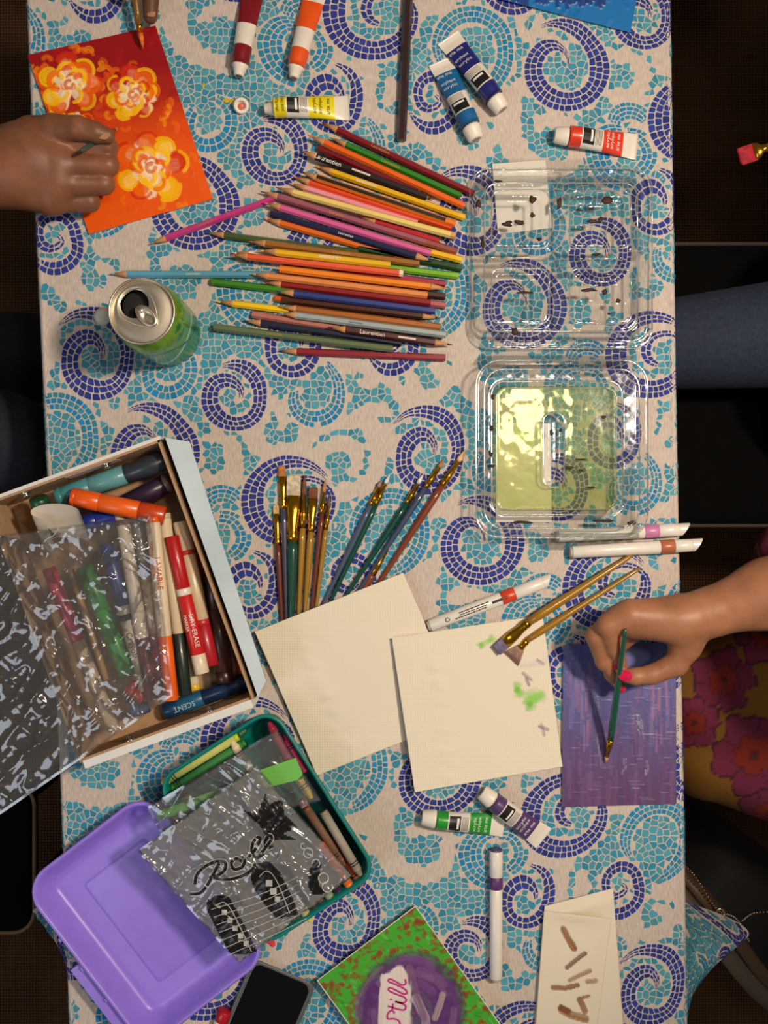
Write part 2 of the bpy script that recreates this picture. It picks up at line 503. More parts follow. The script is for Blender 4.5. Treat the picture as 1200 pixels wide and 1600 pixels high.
# spiral bands: (colour, rows, centre, [(angle, outer r, inner r)...])
NAVY = [
 ((882.5, 107.5), [(240,78,74),(255,80,68),(270,80,58),(290,76,50),(315,69,42),(360,71,38),(405,69,41),(450,67,36),(495,65,34),(540,64,35),(585,60,35),(605,52,32),(620,43,27),(635,30,20),(655,17,9),(690,8,2)]),
 ((662.5, 715), [(225,71,67),(240,77,68),(253,80,68),(270,83,61),(300,84,56),(320,75,50),(360,61,41),(400,62,38),(450,59,24),(495,50,22),(540,44,19),(585,48,19),(630,50,27),(645,43,25),(660,35,21),(690,25,15),(708,17,13)]),
 ((360, 622.5), [(255,54,50),(270,61,45),(300,66,40),(330,62,37),(360,57,36),(405,58,35),(450,50,27),(495,48,19),(540,46,19),(585,47,21),(630,39,17),(660,31,16),(705,23,15),(732,17,13)]),
 ((677.5, 152.5), [(149,45,41),(130,50,40),(110,57,38),(90,60,36),(45,52,32),(0,40,20),(-45,41,24),(-90,45,25),(-135,39,22),(-180,31,16),(-225,30,13),(-270,21,9),(-330,17,7),(-360,12,4),(-420,7,2)]),
 ((820, 1411), [(277,62,58),(300,65,50),(330,55,33),(360,45,25),(405,42,22),(450,41,23),(495,40,21),(540,36,19),(585,42,20),(630,46,22),(660,35,20),(690,25,16),(705,20,15)]),
 ((450, 780), [(340,72,68),(325,72,64),(315,71,60),(270,69,47),(225,69,42),(180,74,37),(135,76,42),(90,73,43),(45,75,48),(0,76,56),(-15,70,58)]),
 ((475, 780), [(0,51,38),(-20,46,36),(-60,40,30),(-90,37,27),(-135,40,26),(-180,41,22),(-210,34,19),(-240,25,18)]),
]
TEAL = [
 ((740, 75), 3, [(150,60,50),(180,66,46),(225,68,42),(270,67,40),(315,64,38),(360,62,36),(400,70,42),(430,78,52),(445,80,62)]),
 ((492.5, 615), 3, [(190,38,26),(180,42,26),(135,50,28),(90,54,27),(45,52,27),(0,47,27),(-45,50,34),(-70,56,44)]),
 ((777, 1332), 4, [(95,60,26),(135,62,26),(180,62,24),(225,52,24),(262,40,22)]),
 ((777, 1332), 3, [(275,38,20),(315,46,24),(360,50,26),(405,46,24),(420,42,26)]),
 ((347.5, 802), 4, [(200,40,18),(230,46,18),(270,45,18),(310,44,20),(322,40,22)]),
 ((325, 190), 2, [(-70,46,32),(0,47,26),(45,48,26),(90,49,26),(135,48,26),(180,40,20),(220,36,20)]),
]
BEIGE = [
 [(420,622,10),(410,640,18),(402,660,22),(396,680,24),(395,695,22)],
 [(420,624,14),(432,634,20),(440,648,18),(442,660,14),(437,669,8)],
 [(395,690,24),(410,703,26),(430,707,24),(452,705,24),(470,698,26),(482,680,24),(490,672,18),(512,672,14)],
 [(322,683,12),(347,685,16),(362,700,22),(366,720,24),(360,738,22),(345,748,18),(325,748,14),(318,742,8)],
 [(360,748,12),(375,752,9)],
 [(567,600,12),(582,591,16),(600,590,18),(617,602,20),(630,618,18),(636,632,12)],
 [(600,590,16),(580,578,16),(566,570,16),(552,570,20),(550,580,12)],
 [(505,668,10),(522,664,14),(550,658,24),(570,645,24),(590,638,20),(607,646,14)],
 [(577,660,34),(587,690,26),(592,712,26),(588,735,24),(570,757,22),(545,768,26),(522,772,26),(505,765,20),(500,750,12)],
 [(512,745,8),(500,732,18),(497,716,26),(505,701,20),(525,697,20),(540,695,24),(553,705,22),(558,722,18),(553,735,12),(545,740,8)],
 [(605,668,16),(607,690,20),(608,708,14)],
 [(640,578,12),(642,600,18),(650,614,20),(668,620,20),(688,612,20),(697,595,20),(690,578,18),(675,572,12)],
 [(842,24,10),(838,46,14),(850,54,12),(862,56,6)],
 [(838,46,12),(830,57,16),(815,47,14),(812,25,14)],
 [(815,128,16),(806,142,24),(797,160,34),(790,185,40),(792,212,36),(805,238,24)],
 [(745,172,20),(760,172,26),(775,170,30),(790,185,36)],
 [(838,198,10),(845,190,18),(862,186,20),(878,188,18),(885,197,12)],
 [(625,1235,16),(603,1265,34),(596,1290,44),(600,1320,36),(610,1345,36),(632,1360,26),(655,1367,26),(680,1364,24),(697,1350,22),(702,1325,18),(698,1303,18),(680,1290,12),(660,1290,14),(645,1296,10)],
 [(595,1255,20),(572,1275,28),(550,1282,16),(540,1283,10)],
 [(567,105,14),(578,125,20),(575,160,18),(563,180,8)],
 [(610,128,18),(612,145,24),(605,158,16)],
 [(578,118,16),(576,140,18),(586,172,14),(605,185,18),(617,200,14)],
 [(525,92,8),(545,100,12),(565,103,14),(590,108,10)],
 [(950,1262,16),(945,1275,7)],
]
def band_cells(c, st, rows, L0, gap):
    st = sorted(st) if st[0][0] < st[-1][0] else sorted(st)
    th = np.radians([s[0] for s in st]); ro = np.array([s[1] for s in st], float); ri = np.array([s[2] for s in st], float)
    tt = np.linspace(th[0], th[-1], 400)
    # smooth interpolation
    def interp(v):
        y = np.interp(tt, th, v)
        k = np.ones(21) / 21; yp = np.pad(y, 10, mode='edge'); return np.convolve(yp, k, 'valid')
    RO = interp(ro); RI = interp(ri)
    cells = []; hull = []
    for r in range(rows):
        f0 = r / rows; f1 = (r + 1) / rows
        rm = RI + (RO - RI) * (f0 + f1) / 2
        ds = np.hypot(np.gradient(rm), rm * np.gradient(tt)); s = np.cumsum(ds) - ds[0]
        pos = random.uniform(0.2, 0.9) * L0 if r else 0
        cuts = [0.0]
        wavg = np.mean(RO - RI) / rows
        while pos < s[-1]:
            if pos > 2: cuts.append(pos)
            pos += L0 * random.uniform(0.78, 1.28)
        cuts.append(s[-1])
        for a, b in zip(cuts[:-1], cuts[1:]):
            if b - a < 3: continue
            ta = np.interp(a + gap, s, tt); tb = np.interp(b - gap, s, tt)
            quad = []
            j = lambda: random.uniform(-0.7, 0.7)
            for t_, f_ in ((ta, f0), (tb, f0), (tb, f1), (ta, f1)):
                w_ = np.interp(t_, tt, RO) - np.interp(t_, tt, RI)
                g = min(gap, w_ / rows * 0.3)
                R_ = np.interp(t_, tt, RI) + w_ * f_ + (g if f_ == f0 else -g)
                quad.append((c[0] + R_ * math.cos(t_) + j() * 0.6, c[1] + R_ * math.sin(t_) + j() * 0.6))
            wm = np.interp((ta + tb) / 2, tt, RO) - np.interp((ta + tb) / 2, tt, RI)
            if wm / rows < 2.0: continue
            # chamfer the corners
            poly = []
            for k in range(4):
                p = np.array(quad[k]); q0 = np.array(quad[k - 1]); q1 = np.array(quad[(k + 1) % 4])
                poly.append(p + (q0 - p) * 0.13); poly.append(p + (q1 - p) * 0.13)
            cells.append(np.array(poly))
    # strip polygon for the mask, sampled quads
    hull = [np.array([(c[0] + R_ * math.cos(t_), c[1] + R_ * math.sin(t_)) for t_, R_ in
            ((tt[i], RI[i] - 1.2), (tt[i + 6], RI[i + 6] - 1.2), (tt[i + 6], RO[i + 6] + 1.2), (tt[i], RO[i] + 1.2))]) for i in range(0, 394, 6)]
    return cells, hull

MX0, MY0, MW, MH = -330, -200, 1760, 1960
mask = np.zeros((MH, MW), np.uint8)
def fill_poly(P_, val):
    x0, y0 = np.floor(P_.min(0)).astype(int); x1, y1 = np.ceil(P_.max(0)).astype(int)
    x0 -= MX0; x1 -= MX0; y0 -= MY0; y1 -= MY0
    if x1 < 0 or y1 < 0 or x0 >= MW or y0 >= MH: return
    x0 = max(x0, 0); y0 = max(y0, 0); x1 = min(x1, MW - 1); y1 = min(y1, MH - 1)
    if x1 <= x0 or y1 <= y0: return
    gx, gy = np.meshgrid(np.arange(x0, x1 + 1) + MX0, np.arange(y0, y1 + 1) + MY0)
    a = None; sgn = 0; ok1 = np.ones(gx.shape, bool); ok2 = ok1.copy()
    n = len(P_)
    for k in range(n):
        p = P_[k]; q = P_[(k + 1) % n]
        cr = (q[0] - p[0]) * (gy - p[1]) - (q[1] - p[1]) * (gx - p[0])
        ok1 &= cr >= 0; ok2 &= cr <= 0
    mask[y0:y1 + 1, x0:x1 + 1][ok1 | ok2] = val
def fill_disc(x, y, r, val):
    x0 = int(x - r - MX0); x1 = int(x + r - MX0) + 2; y0 = int(y - r - MY0); y1 = int(y + r - MY0) + 2
    if x1 < 0 or y1 < 0 or x0 >= MW or y0 >= MH: return
    x0 = max(x0, 0); y0 = max(y0, 0); x1 = min(x1, MW); y1 = min(y1, MH)
    gx, gy = np.meshgrid(np.arange(x0, x1) + MX0, np.arange(y0, y1) + MY0)
    mask[y0:y1, x0:x1][(gx - x) ** 2 + (gy - y) ** 2 <= r * r] = val
def getmask(x, y):
    ix = np.clip(np.round(np.asarray(x) - MX0).astype(int), 0, MW - 1); iy = np.clip(np.round(np.asarray(y) - MY0).astype(int), 0, MH - 1)
    return mask[iy, ix]
SHIFTS = [(i, j) for i in range(-2, 3) for j in range(-5, 6)]
def copies(polys):
    """each polygon repeated on the fabric's repeat"""
    if not polys: return []
    n = [len(p) for p in polys]; A = np.vstack(polys); u, v = Qinv(A[:, 0], A[:, 1])
    out = []
    for i, j in SHIFTS:
        X, Y = Qf(u + i, v + j)
        B = np.stack([X, Y], 1); k = 0
        if B[:, 0].max() < MX0 or B[:, 0].min() > MX0 + MW or B[:, 1].max() < MY0 or B[:, 1].min() > MY0 + MH: continue
        for c in n:
            p = B[k:k + c]; k += c
            m_ = p.mean(0)
            if MX0 < m_[0] < MX0 + MW and YT + 8 < m_[1] < YB - 8: out.append(p)
    return out

def build_print():
    cells = []; cols = []
    # plain fabric swirls
    for st in BEIGE:
        sp = spline([s[:2] for s in st], 14 * len(st)); wd = np.interp(np.linspace(0, len(st) - 1, len(sp)), np.arange(len(st)), [s[2] for s in st])
        u, v = Qinv(sp[:, 0], sp[:, 1])
        for i, j in SHIFTS:
            X, Y = Qf(u + i, v + j)
            for x, y, d in zip(X, Y, wd): fill_disc(x, y, d * 0.44 + 0.3, 2)
    # turquoise rows
    tcells = []
    for c, rows, st in TEAL:
        cs, hull = band_cells(c, st, rows, 9.5, 0.75)
        cc = copies(cs); cc = [p for p in cc if getmask(*p.mean(0)) == 0]
        tcells += cc
        for p in copies(hull):
            if getmask(*p.mean(0)) == 0: fill_poly(p, 3)
    ncells = []
    for c, st in NAVY:
        wmean = np.mean([a - b for _, a, b in st])
        rows = 3 if wmean > 17 else 2
        cs, hull = band_cells(c, st, rows, 9.8, 0.75)
        ncells += copies(cs)
        for p in copies(hull): fill_poly(p, 1)
    tcells = [p for p in tcells if getmask(*p.mean(0)) != 1 and not np.any(getmask(p[:, 0], p[:, 1]) == 1)]
    # turquoise crazy paving
    sp = 10.6
    nx = int(MW / sp); ny = int(MH / sp)
    rng = np.random.RandomState(3)
    gx = MX0 + (np.arange(nx)[None] + 0.5 + rng.uniform(-.42, .42, (ny, nx))) * sp
    gy = MY0 + (np.arange(ny)[:, None] + 0.5 + rng.uniform(-.42, .42, (ny, nx))) * sp
    fcells = []
    mk_ = getmask(gx, gy)
    for j in range(2, ny - 2):
        for i in range(2, nx - 2):
            if mk_[j, i] != 0: continue
            c = (gx[j, i], gy[j, i])
            if not (YT + 8 < c[1] < YB - 8): continue
            xl = edgex(LE, c[1]) - 250; xr = edgex(RE, c[1]) + 250
            if not xl < c[0] < xr: continue
            nb = []
            for dj in (-2, -1, 0, 1, 2):
                for di in (-2, -1, 0, 1, 2):
                    if di or dj:
                        q = (gx[j + dj, i + di], gy[j + dj, i + di]); nb.append(((q[0] - c[0]) ** 2 + (q[1] - c[1]) ** 2, q))
            nb.sort(); nb = nb[:11]
            poly = [(c[0] - 12, c[1] - 12), (c[0] + 12, c[1] - 12), (c[0] + 12, c[1] + 12), (c[0] - 12, c[1] + 12)]
            for d2, q in nb:
                d = math.sqrt(d2); nxv = (q[0] - c[0]) / d; nyv = (q[1] - c[1]) / d
                lim = d / 2 - 0.8
                out = []
                for k in range(len(poly)):
                    p0 = poly[k - 1]; p1 = poly[k]
                    s0 = (p0[0] - c[0]) * nxv + (p0[1] - c[1]) * nyv - lim; s1 = (p1[0] - c[0]) * nxv + (p1[1] - c[1]) * nyv - lim
                    if (s0 <= 0) != (s1 <= 0):
                        t = s0 / (s0 - s1); out.append((p0[0] + (p1[0] - p0[0]) * t, p0[1] + (p1[1] - p0[1]) * t))
                    if s1 <= 0: out.append(p1)
                poly = out
                if len(poly) < 3: break
            if len(poly) < 3: continue
            P_ = np.array(poly); m0 = P_.mean(0)
            bad = getmask(P_[:, 0], P_[:, 1]) != 0
            for f in (0.8, 0.6, 0.42, 0.25):
                if not bad.any(): break
                P_[bad] = m0 + (np.array(poly)[bad] - m0) * f
                bad = getmask(P_[:, 0], P_[:, 1]) != 0
            if bad.any(): continue
            ar = 0.5 * abs(np.dot(P_[:, 0], np.roll(P_[:, 1], 1)) - np.dot(P_[:, 1], np.roll(P_[:, 0], 1)))
            if ar < 14: continue
            fcells.append(P_)
    def shade(base, spread):
        k = random.uniform(1 - spread, 1 + spread)
        return [b * k * random.uniform(0.96, 1.04) for b in base]
    allc = []
    nav = lin((44, 58, 136)); te = lin((54, 136, 166)); te2 = lin((76, 150, 170)); te3 = lin((28, 128, 180))
    for p in ncells: allc.append((p, shade(nav, .22)))
    for p in tcells: allc.append((p, shade(te3 if random.random() < .45 else te, .16)))
    for p in fcells: allc.append((p, shade(te2 if random.random() < .6 else te, .15)))
    def on_cloth(p):
        y = p[:, 1].mean(); return p[:, 0].min() > edgex(LE, y) - overhang(y) + 4 and p[:, 0].max() < edgex(RE, y) + overhang(y) - 4
    allc = [q for q in allc if on_cloth(q[0])]
    A = np.vstack([p for p, _ in allc]); F = []; k = 0; C = []
    for p, c in allc:
        a2 = np.dot(p[:, 0], np.roll(p[:, 1], -1)) - np.dot(p[:, 1], np.roll(p[:, 0], -1))
        f = list(range(k, k + len(p))); F.append(f[::-1] if a2 > 0 else f); k += len(p)
        C += [c] * len(p)
    V = cloth3d(A[:, 0], A[:, 1], 0.35)
    return V, F, np.array(C)
V_, F_, C_ = build_print()
o = mk('mosaic_print', V_, F_, vmat('print_ink', 0.8, spec=0.2, bump=0.1, bscale=900), cloth_root, colors=C_)
tag(o, 'navy and turquoise mosaic print', kind='stuff')
# ================================================================== flat painted things
class Canvas:
    """paint laid on a flat board: colour and paint thickness on a fine grid"""
    def __init__(s, corners, nu, nv, base):
        s.c = np.array(corners, float); s.nu = nu; s.nv = nv
        u, v = np.meshgrid(np.linspace(0, 1, nu), np.linspace(0, 1, nv))
        s.u = u; s.v = v
        p = quad_px(s.c, u.ravel(), v.ravel())
        s.X = p[:, 0].reshape(nv, nu); s.Y = p[:, 1].reshape(nv, nu)
        s.C = np.zeros((nv, nu, 3)); s.C[:] = lin_np(base); s.h = np.zeros((nv, nu))
    def blend(s, a, rgb, h=0.0):
        a = np.clip(a, 0, 1)
        s.C = s.C * (1 - a[..., None]) + lin_np(rgb) * a[..., None]
        if h: s.h += a * h
    def stroke(s, pts, width, rgb, op=1.0, h=0.5, streak=0.35, seed=None, soft=0.25):
        pts = np.asarray(pts, float); seed = random.randint(0, 9999) if seed is None else seed
        x0, y0 = pts.min(0) - width; x1, y1 = pts.max(0) + width
        box = (s.X >= x0) & (s.X <= x1) & (s.Y >= y0) & (s.Y <= y1)
        if not box.any(): return
        X = s.X[box]; Y = s.Y[box]
        d = np.full(X.shape, 1e9); al = np.zeros(X.shape); sd = np.zeros(X.shape); acc = 0
        for a, b in zip(pts[:-1], pts[1:]):
            ab = b - a; L = np.hypot(*ab) + 1e-9
            t = np.clip(((X - a[0]) * ab[0] + (Y - a[1]) * ab[1]) / L ** 2, 0, 1)
            dx = X - a[0] - t * ab[0]; dy = Y - a[1] - t * ab[1]; dd = np.hypot(dx, dy)
            m_ = dd < d
            d = np.where(m_, dd, d); al = np.where(m_, acc + t * L, al); sd = np.where(m_, (ab[0] * dy - ab[1] * dx) / L, sd)
            acc += L
        wn = width / 2 * (0.85 + 0.3 * vnoise(al / 9.0, sd / 4.0, seed))
        a_ = 1 - sstep(wn * (1 - soft), wn, d)
        st = vnoise(al / 30.0, sd / 1.3, seed + 5)
        a_ = a_ * (1 - streak * st) * op
        full = np.zeros(s.X.shape); full[box] = a_
        s.blend(full, rgb)
        hh = np.zeros(s.X.shape); hh[box] = a_ * (0.4 + 0.8 * st) * h
        s.h = s.h * (1 - full * 0.6) + hh
    def weave(s, k=0.25):
        s.h += k * (np.sin(s.X * 2.2) * np.sin(s.Y * 2.2))
    def build(s, name, z, m, parent, thick=0.0):
        P_ = wv(s.X.ravel(), s.Y.ravel(), z + s.h.ravel())
        F = []
        for j in range(s.nv - 1):
            for i in range(s.nu - 1):
                a = j * s.nu + i; F.append([a, a + s.nu, a + s.nu + 1, a + 1])
        return mk(name, P_, F, m, parent, True, s.C.reshape(-1, 3))

def arc(cx, cy, r, a0, a1, n=14, sq=1.0):
    t = np.radians(np.linspace(a0, a1, n)); return np.stack([cx + r * np.cos(t), cy + r * sq * np.sin(t)], 1)

paint_m = vmat('acrylic_paint', 0.38, bump=0.12, bscale=900, spec=0.45)
board_m = mat('canvas_board_edge', (225, 218, 205), 0.8)
def painting(name, label, corners, thick, cat='painting'):
    cx, cy = np.mean(corners, 0)
    t = thing(name, label, cat, w(cx, cy, 0.2))
    mk('board', *slab_px(corners, 0.2, thick), board_m, t)
    return t

# --- orange roses
RC = [(43, 86), (243, 40), (333, 311), (139, 366)]
t = painting('rose_painting', 'orange and red canvas board painted with three yellow roses', RC, 4.2)
cv = Canvas(RC, 190, 260, (214, 62, 12))
top = sstep(.42, .05, cv.v + .25 * (fbm(cv.X / 30, cv.Y / 30, 3) - .5) - .18 * cv.u); cv.blend(top, (150, 14, 22))
cv.blend(sstep(.35, .75, cv.v) * .9, (238, 92, 10))
for k in range(70):
    x = random.uniform(60, 320); y = random.uniform(50, 350); a = random.uniform(0, 6.3)
    vv = (y - 60) / 300
    c = (175, 22, 22) if vv < .3 else ((222, 60, 14) if vv < .6 else (240, 98, 12))
    cv.stroke([(x, y), (x + 22 * math.cos(a), y + 22 * math.sin(a))], random.uniform(8, 16), c, .45, .5, .6)
def rose(cx, cy, r, seed):
    rr = random.Random(seed)
    OR, YE, RE_, CR_ = (244, 104, 0), (255, 198, 0), (214, 46, 4), (254, 232, 190)
    def at(a, d): return cx + r * d * math.cos(math.radians(a)), cy + r * d * math.sin(math.radians(a))
    n = 7
    for k in range(n):                                   # ragged white ground showing between petals
        a = 360 / n * k + rr.uniform(-12, 12); x, y = at(a, rr.uniform(.55, .72))
        cv.stroke([at(a, .1), (x, y)], r * rr.uniform(.36, .52), CR_, .9, .2, .3, soft=.3)
    for k in range(n):                                   # outer petals
        a = 360 / n * k + rr.uniform(-14, 14); x, y = at(a, rr.uniform(.60, .74)); q = r * rr.uniform(.26, .38)
        c = rr.choice([OR, OR, RE_, YE])
        cv.stroke(arc(x, y, q * .35, a - 100, a + 100), q * rr.uniform(1.0, 1.4), c, .97, .8, .35)
        cv.stroke(arc(x, y, q * 1.0, a - 75 + rr.uniform(-20, 20), a + 60), q * .34, rr.choice([OR, YE, RE_]), .9, 1.0, .5)
    for k in range(6):                                   # yellow inner folds
        a = 60 * k + rr.uniform(-22, 22); x, y = at(a, rr.uniform(.26, .44)); q = r * rr.uniform(.2, .3)
        cv.stroke(arc(x, y, q, a - 120 + rr.uniform(-30, 30), a + rr.uniform(30, 110)), q * rr.uniform(.5, .85), YE if k % 3 else OR, 1, 1.2, .3)
    for k in range(7):
        a = rr.uniform(0, 360); x, y = at(a, rr.uniform(.1, .55)); q = r * rr.uniform(.1, .22)
        cv.stroke(arc(x, y, q, a - 90, a + rr.uniform(20, 90)), q * rr.uniform(.4, .8), rr.choice([OR, RE_, OR, OR, CR_]), .92, 1.0, .4)
    cv.stroke(arc(cx, cy, r * .12, 0, 280), r * .13, RE_, .9, 1, .4)
for k in range(60):
    cx_, cy_, r_ = random.choice([(108, 132, 56), (207, 148, 52), (236, 262, 64)]); a = random.uniform(0, 360); d = random.uniform(.8, 1.15)
    x, y = cx_ + r_ * d * math.cos(a), cy_ + r_ * d * math.sin(a)
    cv.stroke(arc(x, y, 6, a * 57, a * 57 + 120), random.uniform(5, 10), random.choice([(240, 110, 6), (232, 84, 8), (248, 150, 10)]), .8, .8, .6)
rose(108, 132, 50, 1); rose(207, 148, 44, 2); rose(236, 262, 56, 3); rose(120, 205, 34, 4)
cv.build('painted_surface', 4.6, paint_m, t)

# --- purple rain painting
PC = [(880, 1008), (1056, 1003), (1057, 1256), (878, 1261)]
t = painting('violet_painting', 'blue-violet streaked canvas board being painted at the table edge', PC, 4.2)
cv = Canvas(PC, 180, 250, (92, 78, 128))
cv.blend(sstep(.62, .0, cv.v), (84, 96, 158)); cv.blend(sstep(.55, 1., cv.v) * .85, (96, 62, 100))
for k in range(170):
    x = random.uniform(880, 1056); y = random.uniform(1005, 1255); L = random.uniform(15, 60); vv = (y - 1005) / 250
    c = random.choice([(108, 112, 168), (122, 92, 138), (88, 84, 142), (74, 84, 150)] if vv < .5 else [(104, 70, 116), (118, 86, 130), (84, 62, 104), (96, 84, 128)])
    cv.stroke([(x, y), (x + random.uniform(-3, 3), y + L)], random.uniform(4, 11), c, .55, .7, .7)
for k in range(26):
    x = random.choice([905, 912, 1030, 1020]) + random.uniform(-14, 14); y = random.uniform(1030, 1150)
    cv.stroke([(x, y), (x, y + random.uniform(20, 45))], 5, (164, 112, 150), .5, .8, .8)
for k in range(90):
    x = random.uniform(885, 1050); y = random.uniform(1030, 1250)
    cv.stroke([(x, y), (x + random.uniform(8, 22), y + random.uniform(-1, 2))], 1.3, (140, 128, 164), .5, 1.4, .9)
for x, y, L, dx in ((928, 1082, 45, 8), (996, 1112, 52, 14), (992, 1118, 30, 9), (978, 1182, 30, -3), (932, 1152, 50, 3), (1014, 1182, 40, -4)):
    for q in range(9):                                   # dry, broken silver drags
        f = random.uniform(0, .8); x0 = x + dx * f + random.uniform(-4, 4); y0 = y + L * f
        cv.stroke([(x0, y0), (x0 + dx * .2, y0 + L * random.uniform(.12, .3))], random.uniform(1.2, 2.6), random.choice([(142, 142, 156), (122, 118, 140), (160, 160, 166)]), .65, 2.0, .9)
cv.weave(.18)
cv.build('painted_surface', 4.6, paint_m, t)

# --- blue sea painting at the top edge
BC = [(756, -95), (1005, -55), (985, 51), (764, -6)]
t = painting('blue_painting', 'bright blue canvas with dark navy brush dabs at the top edge', BC, 4.2)
cv = Canvas(BC, 150, 90, (18, 112, 182))
for k in range(60):
    x = random.uniform(770, 990); y = random.uniform(-60, 45)
    cv.stroke([(x, y), (x + random.uniform(-12, 12), y + random.uniform(4, 18))], random.uniform(4, 10), random.choice([(14, 98, 170), (30, 128, 196), (12, 104, 178)]), .6, 1.3, .6)
for k in range(34):
    x = 770 + k * 5.2; y0 = -70
    cv.stroke([(x, y0), (x + 2, random.uniform(-6, 13) + (x - 770) * .02)], 7, (26, 30, 112), .95, 1.6, .5)
cv.build('painted_surface', 4.6, paint_m, t)

# --- "Still" canvas
SC = [(649, 1415), (792, 1614), (640, 1732), (495, 1532)]
t = painting('lettered_canvas', 'green and purple stretched canvas with pink cursive lettering', SC, 22)
SC2 = [(649, 1417), (790, 1614), (640, 1730), (497, 1532)]
cv = Canvas(SC2, 240, 190, (70, 165, 48))
for k in range(420):
    u = random.random(); v = random.random(); p = quad_px(SC2, np.array([u]), np.array([v]))[0]
    a = random.uniform(-.4, 1.2)
    cv.stroke([p, p + 9 * np.array((math.cos(a), math.sin(a)))], random.uniform(2, 5), random.choice([(60, 170, 40), (110, 190, 84), (44, 140, 34), (88, 178, 60), (132, 66, 30)]), .75, .7, .5)
for k in range(330):
    u = random.random(); v = random.random()
    if .12 < u < .95 and .15 < v < .85 and random.random() < .5: continue
    p = quad_px(SC2, np.array([u]), np.array([v]))[0]
    cv.stroke([p, p + (random.uniform(-5, 5), random.uniform(-7, 3))], random.uniform(5, 10), (132, 64, 28), .85, .8, .4)
pc = (642, 1582)
for k in range(16):
    a = k / 16 * 6.283
    cv.stroke(arc(pc[0] + 62 * math.cos(a), pc[1] + 72 * math.sin(a), 17, 0, 330), 26, (74, 50, 84), .8, .5, .3, soft=.6)
cv.stroke(arc(pc[0], pc[1], 40, 0, 360, 30), 86, (96, 50, 116), 1, .5, .2)
for k in range(60):
    a = random.uniform(0, 360); r = random.uniform(40, 84)
    cv.stroke(arc(pc[0], pc[1], r, a, a + random.uniform(18, 50), sq=1.05), random.uniform(7, 15), random.choice([(104, 56, 126), (122, 78, 136), (88, 46, 110), (112, 84, 120), (130, 96, 140)]), .7, .9, .6)
cv.stroke([(604, 1530), (602, 1560), (600, 1600)], 22, (226, 214, 206), 1, .3, .15)
cv.stroke([(622, 1528), (625, 1560), (625, 1600)], 40, (228, 216, 208), 1, .3, .15)
cv.stroke([(650, 1560), (664, 1590), (668, 1620)], 16, (200, 180, 196), .7, .4, .7)
cv.stroke([(640, 1512), (652, 1560), (662, 1590)], 12, (128, 92, 122), .9, .9, .6)
cv.stroke([(692, 1555), (680, 1590)], 12, (196, 180, 170), .7, .6, .7)
still = [[(604, 1590), (603, 1598), (610, 1600), (618, 1594), (612, 1588), (603, 1588), (606, 1580), (616, 1586)],
         [(598, 1592), (622, 1597), (624, 1592)], [(609, 1570), (624, 1574), (634, 1578), (632, 1568), (620, 1566), (634, 1562)],
         [(612, 1566), (612, 1584)],
         [(634, 1562), (628, 1556), (608, 1550), (606, 1545), (613, 1545), (635, 1555), (636, 1547), (622, 1538), (610, 1534), (611, 1530), (620, 1531), (636, 1540), (633, 1530)]]
stm = mat('magenta_marker_ink', (190, 44, 132), .5)
srf = cv.build('painted_surface', 22.4, paint_m, t)
# cursive word: S t i l l
wordpts = [[(617, 1583), (612, 1579), (606, 1584), (606, 1592), (614, 1592), (622, 1594), (625, 1601), (618, 1606), (612, 1604)],
           [(606, 1572), (622, 1577), (632, 1578), (634, 1572), (628, 1568)], [(613, 1578), (614, 1568)],
           [(628, 1568), (618, 1565), (630, 1567), (635, 1563), (632, 1558)],
           [(632, 1558), (618, 1553), (608, 1548), (608, 1544), (614, 1545), (628, 1552), (635, 1553), (634, 1547), (622, 1540), (608, 1534), (608, 1530), (615, 1532), (628, 1539), (634, 1537), (633, 1530)]]
parts = []
for q in wordpts:
    sp = spline(q, 12 * len(q)); parts.append(ribbon([w(x, y, 23.9) for x, y in sp], 2.6 * S))
parts.append(lathe(w(611, 1561.5, 23.0), w(611, 1561.5, 24), [(0, 1.8 * S), (1 * S, 1.8 * S)], 10))
mk('lettering', *merge(*parts), stm, srf)

